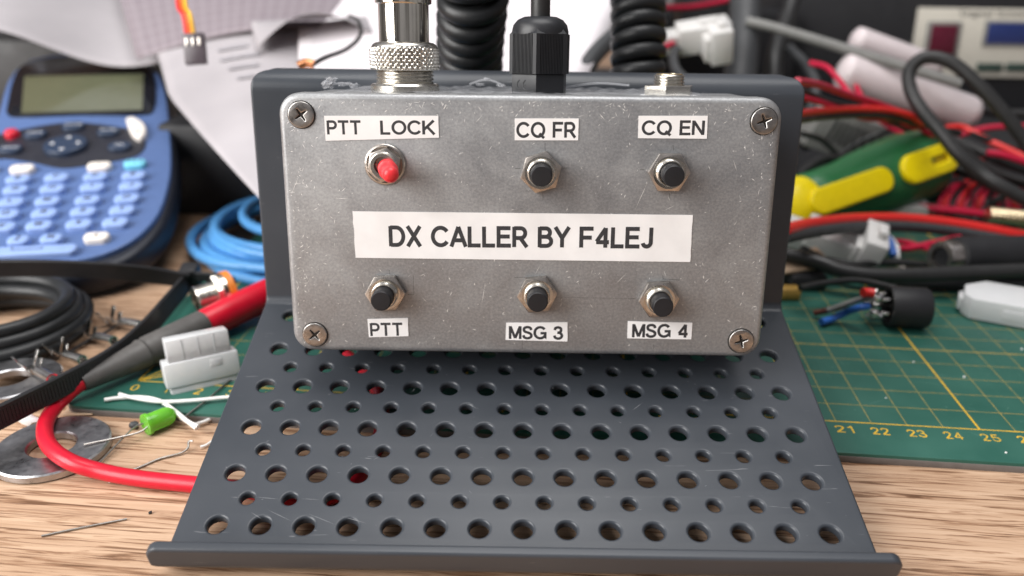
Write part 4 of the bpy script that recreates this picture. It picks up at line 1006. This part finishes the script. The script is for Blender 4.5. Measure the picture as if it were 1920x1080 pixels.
# ---- strings, offcuts, crumbs
def wire(pts, r, mat, name, label, cat='wire', z=None, group=None, **k):
    P = [onz(p[0], p[1], p[2]) if len(p) == 3 else onz(p[0], p[1], z) for p in pts]
    return MB().tube(P, r, 10, **k).build(name, mat, own=True, label=label, cat=cat, smooth=70, group=group)
wire([(196, 750), (225, 746), (265, 745), (300, 752), (330, 772), (352, 790), (372, 800)], 0.62, 'white_insul', 'white_wire', 'fine white wire bent down past the green lamp', z=3.8, group='short white wires')
wire([(224, 739), (250, 746), (300, 753), (360, 751), (424, 745), (470, 742)], 0.58, 'white_insul', 'white_wire', 'fine white wire running straight to the stand across the ruler numbers', z=4.4, group='short white wires')
wire([(330, 778), (352, 792), (368, 804)], 0.5, 'white_insul', 'white_wire', 'short white wire end beside the green lamp tip', z=2.4, group='short white wires')
wire([(362, 797), (385, 790), (400, 783), (425, 776)], 0.55, 'white_insul', 'white_wire', 'short white wire at the stand edge right of the green lamp', z=1.2, group='short white wires')
wire([(376, 838), (388, 834), (405, 822)], 0.4, 'white_insul', 'white_wire', 'tiny white wire tail at the stand edge lowest of the white ones', z=.8, group='short white wires')
wire([(346, 782, 3.3), (390, 748, 3.6), (425, 718, 3.4), (450, 700, 3.4)], 0.30, 'steel_wire', 'wire_offcut', 'straight grey wire offcut crossing the mat edge', group='thin wire offcuts')
wire([(200, 900, .5), (262, 876, .4), (300, 860, .4), (338, 850, .6), (352, 840, 1.2), (354, 828, 2.0), (362, 827, 2.2)], 0.30, 'steel_wire', 'wire_offcut', 'kinked grey wire offcut with hooked end on bare wood', group='thin wire offcuts')
wire([(78, 1005), (150, 990), (238, 973)], 0.26, 'steel_wire', 'wire_offcut', 'thin straight wire offcut at the lower left on the desk', z=.35, group='thin wire offcuts')
lumpy(MB(), onz(205, 899, .7), .8, 8, 2, .3).build('crumb', 'white_insul', own=True, label='white crumb on the wood below the red wire', cat='crumb')
lumpy(MB(), onz(52, 786, 1.6), 2.0, 9, 2, .3, squash=(1.6, .8, .9)).build('crumb', 'tape', own=True, label='white foam scrap between the strap and the washer', cat='crumb')
lumpy(MB(), onz(282, 961, .3), .45, 10, 1, .3).build('crumb', 'black_matt', own=True, label='black speck on the desk left of the stand', cat='crumb')
c = onz(150, 773, .3); MB().box((0, 0, 0), (9, 4, .25), .05, frame(c + np.array([0, 0, .4]), unit((1, .1, .05)), unit((-.1, 1, 0.1)), (0, 0, 1))).build('paper_scrap', 'kraft', own=True, label='small tan scrap beside the mat corner behind the washer', cat='scrap')

# ================================================================== RIGHT SIDE
def cable(pts, r, mat, name, label, cat='cable', group=None, smooth=8):
    return MB().tube([at(*p) for p in pts], r, 14, smooth=smooth).build(name, mat, own=True, label=label, cat=cat, group=group, smooth=70)
# ---- soldering station
A = at(1718, 30, 600); Bp = at(2060, 36, 600); xd = unit((Bp - A) * np.array([1, 1, 0])); zd = unit(np.array([0, 0.10, 1.0])); zd = unit(zd - xd * (zd @ xd)); yd = np.cross(zd, xd)
FSx = frame(A, xd, yd, zd)
st = thing('soldering_station', 'black soldering station with beige front panel and blue display at the back right', 'soldering station', np.array([A[0], A[1], 0]))
def sx(px, py): p = onplane(px, py, A, yd); q = np.linalg.inv(FSx); return (q[:3, :3] @ p + q[:3, 3])
zb = -A[2] / zd[2]
MB().box((45, 72, (zb + 55) / 2 + 2), (280, 140, 55 - zb - 4), 5, FSx).build('case', 'black_matt', st, world=True)
p0 = sx(1722, 14); p1 = sx(2060, 148)
MB().box(((p0[0] + p1[0]) / 2, 0, (p0[2] + p1[2]) / 2), (p1[0] - p0[0], 3, p0[2] - p1[2]), 1, FSx).build('front_panel', 'beige', st, world=True)
def sbox(name, mat, x0, y0, x1, y1, t=4.0, bev=.6):
    a = sx(x0, y0); b = sx(x1, y1); return MB().box(((a[0] + b[0]) / 2, -1.2, (a[2] + b[2]) / 2), (abs(b[0] - a[0]), t, abs(a[2] - b[2])), bev, FSx).build(name, mat, st, world=True)
sbox('power_switch', 'switch_red', 1744, 46, 1784, 102, 6); sbox('switch_frame', 'mid_grey', 1738, 40, 1790, 108, 3.6)
sbox('display', 'lcd_blue', 1850, 42, 1960, 84, 4.2); sbox('display_frame', 'mid_grey', 1846, 38, 1964, 88, 3.6)
for x in (1830, 1885, 1940): sbox('button', 'button_green', x, 118, x + 44, 134, 5)
a = sx(1812, 26); tb3 = MB(); b = sx(1942, 22)
text(tb3, 'Digital Soldering', FSx @ frame((a[0] + 26, -1.6, a[2]), (1, 0, 0), (0, 0, 1), (0, -1, 0)), w=62, h=5.0, lift=.05, thick=.1)
tb3.build('panel_lettering', 'ink', st, world=True, smooth=0)
# ---- dark case and added dark backing behind
bbox('instrument_case', 'black instrument case behind the right coiled cord', 'case', 'black_matt', 1215, 1500, 60, 590, 85, 80, 4)
bbox('dark_backing', 'flat black slab added as dark backing under the tangle of red wires', 'case', 'black_matt', 1180, 2700, 330, 432, 14, 420, 4)  # invented slab, keeps the shadowed desk under the clutter dark
MB().box((0, 0, 0), (46, 30, 40), 6, frame(at(1330, -6, 560), unit((1, .1, 0)), unit((-.1, 1, 0)), (0, 0, 1))).build('transformer', 'dark_grey', own=True, label='dark rounded block at the top edge above the white plug', cat='block')
MB().tube([at(1392, -80, 480), at(1398, 20, 470), at(1390, 120, 455), at(1380, 200, 440)], 9, 18).build('sleeved_hose', 'dark_grey', own=True, label='thick dark grey sleeve running upright right of the white plug', cat='sleeve', smooth=70)
cable([(1500, -60, 500), (1480, 20, 490), (1452, 110, 470), (1462, 200, 455), (1520, 270, 440)], 5.0, 'black_pvc', 'black_cable', 'black cable curving down left of the grey rod', group='black cables at the right')
cable([(1060, 190, 360), (1110, 110, 380), (1160, 60, 400), (1230, 0, 440), (1300, -80, 480)], 4.2, 'dark_grey', 'black_cable', 'straight dark cable slanting behind the right coiled cord', group='black cables at the right')
# ---- white plug and its wires
def wblock(px, py, d, size, yaw, pitch, mat, label, ribs=0, name='connector_housing'):
    c = at(px, py, d); x = np.array([math.cos(yaw) * math.cos(pitch), math.sin(yaw) * math.cos(pitch), math.sin(pitch)]); z = unit(np.array([0, -.3, 1.0]) - x * (np.array([0, -.3, 1.0]) @ x)); y = np.cross(z, x)
    m = frame(c, x, y, z); t = thing(name, label, 'connector', c, 'white nylon connector housings')
    sx_, sy_, sz_ = size
    MB().box((0, 0, 0), size, .8, m).box((-sx_ * .62, 0, -sz_ * .05), (sx_ * .3, sy_ * .8, sz_ * .7), .6, m).build('body', mat, t, world=True)
    MB().box((sx_ * .1, 0, sz_ * .55), (sx_ * .35, sy_ * .4, sz_ * .16), .3, m).build('latch', mat, t, world=True)
    return m
wblock(1318, 66, 430, (27, 14, 14), 0.1, 0.16, 'nylon_dull', 'white plug housing lying behind the right coiled cord')
wblock(1348, 80, 424, (11, 16, 18), 0.1, 0.16, 'nylon_dull', 'white collar piece on the right end of the white plug')
cable([(1262, 82, 425), (1248, 88, 420), (1235, 100, 415), (1225, 130, 405)], 1.6, 'crimson', 'red_wire', 'short red wire entering the white plug behind the coiled cord', group='red wires at the right')
cable([(1268, 92, 424), (1262, 110, 418), (1270, 135, 410), (1300, 160, 400)], 2.4, 'dark_grey', 'black_cable', 'short dark wire drooping under the white plug', group='black cables at the right')
cable([(1240, 15, 520), (1290, 14, 530), (1340, 6, 540), (1400, -10, 545)], 1.8, 'crimson', 'red_wire', 'dark red wire at the top edge above the white plug', group='red wires at the right')
# ---- clear tubes and the grey rod
for (pa, pb_, r, lb) in (((1604, 74, 470), (1752, 128, 480), 7.6, 'pinkish clear plastic tube, upper of the two near the station'), ((1580, 132, 440), (1822, 214, 450), 9.5, 'pinkish clear plastic tube, lower and longer of the two')):
    a, b = at(*pa), at(*pb_); L = np.linalg.norm(b - a); x, y, z = axes_from(b - a, (0, 0, 1)); m = frame(a, x, y, z)
    t = thing('clear_tube', lb, 'plastic tube', a, 'pinkish clear tubes')
    MB().lathe([(0, -2), (r * .6, -1.6), (r * .95, 0), (r, 3), (r, L - 4), (r * .9, L), (r * .5, L + 3), (0, L + 4)], m, 36, cap=False).build('tube_wall', 'pink_clear', t, world=True, smooth=60)
    MB().box((0, 0, L * .5), (r * 1.1, r * .5, L * .8), 1, m).build('content', 'tape', t, world=True)
cable([(1400, 40, 455), (1452, 52, 450), (1560, 84, 440), (1690, 124, 432), (1800, 158, 428)], 2.7, 'mid_grey', 'grey_rod', 'slim grey rod slanting between the clear tubes', cat='rod')
# ---- cables
cable([(1960, 320, 372), (1900, 235, 372), (1840, 165, 374), (1785, 118, 378), (1735, 108, 382), (1706, 132, 384), (1707, 168, 382), (1728, 206, 378), (1762, 246, 374), (1796, 288, 370), (1836, 322, 367), (1886, 354, 362), (1980, 404, 358)], 3.1, 'black_pvc', 'black_cable', 'thick black cable looping in front of the clear tubes', group='black cables at the right')
cable([(1495, 152, 300), (1540, 160, 330), (1590, 178, 355), (1650, 196, 375), (1700, 218, 390), (1740, 250, 400)], 1.5, 'crimson', 'red_wire', 'red wire leaving the top right corner of the stand', group='red wires at the right')
cable([(1520, 118, 420), (1550, 126, 412), (1575, 152, 404), (1600, 180, 396), (1660, 202, 390)], 1.4, 'crimson', 'red_wire', 'red wire dropping steeply to join the others above the green handle', group='red wires at the right')
cable([(1490, 214, 310), (1540, 208, 340), (1600, 204, 360), (1660, 206, 372), (1705, 216, 380), (1730, 232, 386)], 1.5, 'red_pvc', 'red_wire', 'level red wire just above the grey slotted case', group='red wires at the right')
cable([(1490, 226, 310), (1540, 220, 342), (1600, 216, 362), (1660, 217, 374), (1720, 232, 388), (1800, 250, 396)], 1.5, 'black_pvc', 'black_cable', 'thin black wire beneath the level red wire', group='black cables at the right')
cable([(1650, 225, 410), (1700, 232, 412), (1740, 246, 414), (1800, 238, 418), (1850, 262, 410), (1925, 296, 400)], 1.6, 'red_pvc', 'red_wire', 'red wire behind the thick black loop at the right edge', group='red wires at the right')
cable([(1470, 432, 300), (1520, 420, 322), (1600, 411, 345), (1680, 410, 358), (1760, 416, 364), (1840, 428, 366), (1960, 450, 366)], 2.5, 'red_pvc', 'red_wire', 'thick bright red wire arching below the screwdriver', group='red wires at the right')
cable([(1470, 446, 300), (1520, 436, 318), (1600, 426, 340), (1680, 424, 352), (1760, 430, 358), (1840, 442, 360), (1960, 464, 360)], 2.3, 'dark_grey', 'black_cable', 'dark wire running just beneath the thick bright red wire', group='black cables at the right')
cable([(1712, 386, 400), (1760, 392, 396), (1820, 398, 394), (1880, 406, 392), (1980, 416, 390)], 1.8, 'crimson', 'red_wire', 'crimson wire leaving the low white block', group='red wires at the right')
for k in range(13):
    px = 1764 + k * 8; j = math.sin(k * 2.3) * 4
    cable([(px - 6, 402, 400 + k), (px, 374 + j, 402 + k), (px + 20, 350 + j, 408 + k), (px + 44, 344 - j, 414 + k), (px + 62, 366, 418 + k), (px + 68, 402, 418 + k)], 1.05, ('crimson', 'red_pvc', 'crimson', 'black_pvc')[k % 4], 'red_wire' if k % 4 != 3 else 'black_cable', 'fine bent red wire in the tight bundle above the pale ridged sleeve' if k % 4 != 3 else 'fine bent black wire in the tight bundle above the pale ridged sleeve', group='bundle of red wires' if k % 4 != 3 else 'black wires in the bundle', smooth=8)
for k in range(3): cable([(1740 + 6 * k, 330 - 9 * k, 440), (1800, 318 - 9 * k, 436), (1850, 330 - 7 * k, 430), (1870 + 8 * k, 370, 424), (1872 + 8 * k, 420, 415)], 1.2, ('crimson', 'black_pvc', 'crimson')[k], ('red_wire', 'black_cable', 'red_wire')[k], ('outer red arc over the bundle of red wires, innermost', 'thin black arc among the red arcs over the bundle', 'outer red arc over the bundle of red wires, outermost')[k], group=('red wires at the right', 'black cables at the right', 'red wires at the right')[k])
for k, (y0, d) in enumerate(((300, 420), (325, 412), (352, 404))):
    cable([(1780, y0 - 40, d + 10), (1830, y0 - 20, d), (1880, y0 + 4, d - 6), (1960, y0 + 30, d - 10)], 2.6, 'black_pvc', 'black_cable', ('upper', 'middle', 'lower')[k] + ' of the three black cables leaving at the right edge', group='black cables at the right')
cable([(1850, 286, 404), (1880, 290, 402), (1925, 304, 400)], 1.7, 'crimson', 'red_wire', 'short red wire among the black cables at the right edge', group='red wires at the right')
cable([(1440, 470, 330), (1530, 490, 322), (1580, 508, 318), (1640, 516, 316), (1720, 515, 316), (1800, 512, 318), (1960, 506, 322)], 3.0, 'black_pvc', 'black_cable', 'thick black cable lying across the mat behind the solder plug', group='black cables at the right')
cable([(1500, 470, 330), (1560, 500, 330), (1620, 522, 326), (1700, 530, 326), (1820, 532, 326), (1960, 528, 326)], 2.7, 'black_matt', 'black_cable', 'black cable beside the thick one nearest the mat grid', group='black cables at the right')
# ---- grey slotted case
c = at(1580, 248, 440); m = frame(c, unit((1, .2, -.35)), unit((-.2, 1, .1)), unit((.33, -.1, 1))); x = m[:3, 0]; z = unit(m[:3, 2] - x * (m[:3, 2] @ x)); m = frame(c, x, np.cross(z, x), z)
vc = thing('slotted_case', 'grey plastic case with cooling slots behind the green handle', 'case', c)
MB().box((0, 0, 0), (44, 20, 24), 2, m).build('body', 'mid_grey', vc, world=True)
sl = MB()
for i in range(9): sl.box((-12 + i * 3.4, -10.0, 1), (1.5, .5, 12), .1, m)
sl.build('slots', 'black_matt', vc, world=True)
# ---- screwdriver
a, b = at(1470, 398, 380), at(1742, 302, 412); L = np.linalg.norm(b - a); z = unit(b - a); toc = unit(CAM - (a + b) / 2); y = unit(toc - z * (toc @ z)); x = np.cross(y, z); md = frame(a, x, y, z)
dr = thing('screwdriver', 'screwdriver with green and yellow handle lying on the cables', 'screwdriver', a)
MB().lathe([(5, -14), (9, -10), (13.5, -2), (15.5, 4), (14.0, 12), (13.4, 20), (13.4, L - 6)], md, 40).build('core', 'yellow_handle', dr, world=True, smooth=50)
MB().lathe([(13.5, 12), (14.5, 13), (14.3, 22), (14.6, 34), (16.0, L * .48), (17.6, L * .66), (18.2, L * .82), (17.0, L * .95), (13.5, L + 1), (7.5, L + 3.6), (0, L + 4)], md, 48, cap=False).build('grip', 'green_handle', dr, world=True, smooth=60)
def pill(z0, z1, wd, yy, name, hole=None, tilt=0.0):
    ml = frame((0, yy, 0), (0, 0, 1), (1, 0, 0), (0, 1, 0)); mid = (z0 + z1) / 2
    ml = frame((-1.0, yy, mid), (0, math.sin(tilt), math.cos(tilt)), (1, 0, 0), (0, math.cos(tilt), -math.sin(tilt)))
    o = [rrect(z1 - z0, wd, wd * .48, 8)]
    if hole: o.append(rrect(hole[1] - hole[0], hole[2], hole[2] * .35, 4, (hole[0] + hole[1]) / 2 - mid, 0))
    pb2 = MB(); pb2.bm(curve_plate(o, 1.7, 1.2, 3), md @ ml); return pb2.build(name, 'yellow_handle', dr, world=True, smooth=60)
pill(4, L * .53, 10.0, 15.6, 'inlay', tilt=0.02)
pill(L * .61, L * .96, 12.0, 18.0, 'inlay', (L * .78, L * .92, 5.6), tilt=0.0)
MB().box((-1.0, 17.6, L * .86), (8.0, 1.0, L * .15), .2, md).build('hanging_hole', 'hole_shade', dr, world=True)
# ---- white blocks
wblock(1680, 392, 405, (26, 14, 12), 0.05, 0.0, 'nylon_dull', 'white block housing between the green handle and the bright red wire')
wblock(1570, 465, 352, (30, 16, 16), -0.2, -0.25, 'nylon_dull', 'white wedge shaped housing below the bright red wire')
wblock(1624, 478, 345, (9, 18, 24), -0.2, -0.25, 'nylon_dull', 'white end cap next to the wedge shaped housing')
cable([(1655, 440, 352), (1668, 452, 350), (1676, 480, 345)], 1.6, 'blue_wire', 'blue_wire', 'blue wire end under the bright red wire', cat='wire')
cable([(1664, 440, 352), (1680, 462, 350), (1682, 486, 345)], 1.2, 'white_insul', 'white_wire', 'white wire end beside the blue one under the bright red wire', cat='wire', group='short white wires')
cable([(1645, 464, 352), (1700, 466, 352), (1750, 456, 354), (1800, 446, 358)], 1.5, 'crimson', 'red_wire', 'thin red wire behind the jack below the bright red wire', group='red wires at the right')
# ---- jack with metal mouth
a, b = at(1762, 482, 330), at(1960, 478, 352); x, y, z = axes_from(b - a, (0, 0, 1)); m = frame(a, x, y, z)
jk = thing('jack_socket', 'black barrel jack with bright metal mouth at the right edge', 'jack', a)
MB().lathe([(5.5, 6), (8.0, 7), (8.5, 10), (8.5, 60)], m, 36).build('shell', 'black_matt', jk, world=True, smooth=40)
MB().ring([(4.2, 0), (6.4, 0), (6.8, 1), (6.8, 8), (4.2, 8)], m, 36).build('mouth', 'nickel_dark', jk, world=True, smooth=40)
MB().lathe([(3.9, 1.5), (3.9, 6)], m, 24).build('mouth_insert', 'black_matt', jk, world=True)
lumpy(MB(), onz(1702, 500, 6), 3.2, 12, 2, .25, squash=(1.3, 1, .8)).build('solder_blob', 'nickel_dark', own=True, label='dull metal tag on the mat left of the jack', cat='metal tag')
# ---- knurled brass end at the right edge
a, b = at(1852, 402, 385), at(1945, 412, 385); x, y, z = axes_from(b - a, (0, 0, 1)); m = frame(a, x, y, z)
pr2 = []; Lr = np.linalg.norm(b - a)
for k in range(18): pr2 += [(3.4, Lr * k / 18), (3.8, Lr * (k + .5) / 18)]
MB().lathe([(0, 0)] + pr2 + [(0, Lr)], m, 30, cap=False).build('ridged_sleeve', 'brass', own=True, label='pale ridged metal sleeve at the right edge above the bright red wire', cat='sleeve', smooth=20)
# ---- solder plug on the mat
a, b = onz(1664, 574, 10.5), onz(1738, 578, 10.5); x, y, z = axes_from(b - a, (0, 0, 1)); m = frame(a, x, y, z); Lp = np.linalg.norm(b - a)
dn_ = thing('solder_plug', 'black cylindrical plug with solder pins and loose coloured wires on the mat', 'plug', np.array([a[0], a[1], 3.0]))
MB().ring([(6.0, 0), (7.2, 0), (7.4, .5), (7.4, Lp - 1), (6.8, Lp), (0.01, Lp), (0.01, 3), (6.0, 3)], m, 40).build('shell', 'black_matt', dn_, world=True, smooth=40)
for k in range(5):
    an = 2 * math.pi * k / 5 + .6; q = np.array([4.2 * math.cos(an), 4.2 * math.sin(an), 0])
    pn = MB().tube([q + (0, 0, 3), q + (0, 0, -4), q * 1.05 + (0, 0, -6.5)], 0.85, 10, m, smooth=0)
    lumpy(pn, q * 1.05 + (0, 0, -5.0), 1.5, k, 2, .25, m, (1, 1, 1.5)); pn.build('solder_pin', 'tin', dn_, world=True)
for k, (pts, r, mt) in enumerate((([(1630, 573, 13), (1610, 577, 12), (1588, 585, 8), (1562, 597, 5.2), (1540, 604, 5)], 1.3, 'blue_wire'), ([(1636, 560, 16), (1610, 562, 14), (1580, 572, 11), (1552, 582, 8)], 1.0, 'mid_grey'), ([(1586, 572, 11), (1560, 580, 8.5), (1528, 587, 5)], 1.1, 'brown_wire'), ([(1640, 550, 18), (1626, 548, 18), (1618, 549, 18)], 1.6, 'red_pvc'))):
    MB().tube([onz(*p) for p in pts], r, 12).build('wire', mt, dn_, world=True, smooth=70)
# ---- white connector at the right edge, on the mat
a = onz(1888, 600, 3); xd = unit(np.array([1.0, -.40, 0.0])); zt_ = unit(np.array([0.05, -0.12, 1.0])); zt_ = unit(zt_ - xd * (zt_ @ xd)); yd = np.cross(zt_, xd)
MBm = frame(a + np.array([0, 2, 4]), xd, yd, zt_)
wt = thing('connector_housing', 'milky white connector housing on the mat at the right edge', 'connector', a, 'white nylon connector housings')
MB().prism([(-15, -5), (-12, -8.5), (16, -8.5), (16, 9), (-8, 9), (-15, 3)], -3, 5.5, 0.6, MBm).build('body', 'nylon', wt, world=True)
MB().prism([(-16.5, -3.5), (-15.1, -4.5), (-15.1, 2), (-16.5, 1)], -2, 3, 0.3, MBm).box((4, -8.7, 1), (12, .6, 4), .2, MBm).build('latch', 'nylon', wt, world=True)
# ---- bits behind the stand at the right
MB().box((0, 0, 0), (26, 14, 1.2), .3, frame(onz(1492, 490, 12), unit((1, .3, .1)), unit((-.3, 1, .2)), unit((-.05, -.2, 1)))).build('wooden_tag', 'kraft', own=True, label='tan flat tag poking out right of the stand', cat='tag')
MB().box((0, 0, 0), (9, 6, 5), 1.5, frame(onz(1478, 548, 5.6), unit((1, .1, 0)), unit((-.1, 1, 0)), (0, 0, 1))).build('ochre_plug', 'ochre', own=True, label='ochre yellow plug in the shadow behind the stand', cat='plug')
MB().box((0, 0, 0), (16, 14, 8), 3, frame(onz(1506, 522, 6), unit((1, .2, 0)), unit((-.2, 1, 0)), (0, 0, 1))).build('dark_plug', 'black_matt', own=True, label='dark plug body resting on the mat behind the stand', cat='plug')
# ---- more thin wires in the tangle
for pts, r, mt, nm, lb in (
    ([(1560, 300, 425), (1620, 262, 420), (1700, 240, 415), (1780, 258, 405), (1860, 318, 398), (1950, 348, 392)], 1.3, 'black_pvc', 'black_cable', 'thin black wire crossing over the end of the green handle'),
    ([(1700, 300, 445), (1780, 262, 440), (1850, 240, 438), (1950, 236, 436)], 1.5, 'crimson', 'red_wire', 'red wire rising behind the end of the green handle to the right edge'),
    ([(1790, 330, 430), (1840, 300, 425), (1890, 300, 420), (1950, 320, 415)], 1.5, 'red_pvc', 'red_wire', 'red wire just above the bundle of red wires at the right edge'),
    ([(1820, 420, 400), (1860, 380, 404), (1900, 362, 406), (1960, 358, 408)], 1.6, 'black_pvc', 'black_cable', 'thin black wire rising past the pale ridged sleeve'),
    ([(1500, 250, 400), (1540, 262, 410), (1570, 292, 415), (1590, 330, 420)], 1.5, 'black_pvc', 'black_cable', 'black wire dropping between the stand and the slotted case'),
    ([(1495, 330, 400), (1540, 300, 410), (1600, 296, 420), (1660, 282, 430)], 2.4, 'black_pvc', 'black_cable', 'black wire lying along the top of the green handle'),
    ([(1740, 160, 455), (1800, 180, 452), (1860, 210, 448), (1950, 214, 445)], 2.6, 'black_pvc', 'black_cable', 'black cable under the display of the soldering station'),
    ([(1490, 500, 335), (1540, 486, 338), (1600, 496, 336), (1680, 492, 338), (1760, 500, 340)], 1.4, 'black_pvc', 'black_cable', 'thin black wire winding across the mat in front of the wedge shaped housing'),
    ([(1740, 520, 330), (1800, 500, 332), (1860, 516, 332), (1950, 496, 334)], 1.6, 'dark_grey', 'black_cable', 'thin grey black wire under the barrel jack'),
    ([(1600, 150, 440), (1620, 190, 425), (1660, 232, 415), (1720, 262, 410)], 1.5, 'crimson', 'red_wire', 'red wire under the longer clear tube'),
    ([(1495, 180, 330), (1550, 196, 350), (1620, 222, 372), (1690, 226, 388), (1760, 262, 398), (1840, 330, 396), (1950, 372, 390)], 1.2, 'crimson', 'red_wire', 'fine red wire sagging past the thick black loop'),
    ([(1500, 168, 335), (1560, 192, 355), (1630, 208, 376), (1700, 244, 392)], 1.2, 'black_pvc', 'black_cable', 'fine black wire twinned with the red wire at the stand corner'),
    ([(1820, 250, 410), (1870, 268, 408), (1950, 288, 404)], 1.3, 'black_pvc', 'black_cable', 'fine black wire twinned with the red wire at the right edge'),
    ([(1600, 470, 350), (1680, 452, 354), (1760, 470, 352), (1850, 462, 356), (1950, 474, 356)], 1.2, 'crimson', 'red_wire', 'fine red wire winding over the barrel jack'),
    ([(1500, 540, 300), (1550, 530, 305), (1610, 526, 308), (1680, 540, 306)], 1.2, 'black_pvc', 'black_cable', 'fine black wire lying on the mat grid behind the solder plug'),
    ([(1760, 395, 402), (1800, 408, 400), (1860, 420, 396), (1950, 424, 394)], 1.3, 'black_pvc', 'black_cable', 'fine black wire twinned with the crimson wire of the low white block'),
    ([(1480, 90, 470), (1510, 120, 455), (1530, 160, 440), (1520, 210, 430)], 2.6, 'dark_grey', 'black_cable', 'grey black cable in the shadow above the right corner of the stand')):
    cable(pts, r, mt, nm, lb, group='red wires at the right' if 'red' in nm else 'black cables at the right')
# dust specks on the mat
for k, (px, py, r) in enumerate(((1808, 707, .5), (1713, 679, .35), (1916, 655, .4), (1661, 746, .3), (1886, 849, .35))):
    lumpy(MB(), onz(px, py, 3.1), r, 30 + k, 1, .3).build('dust_speck', 'white_insul', own=True, label='tiny white speck of dust on the green mat', cat='speck', group='white specks on the mat')
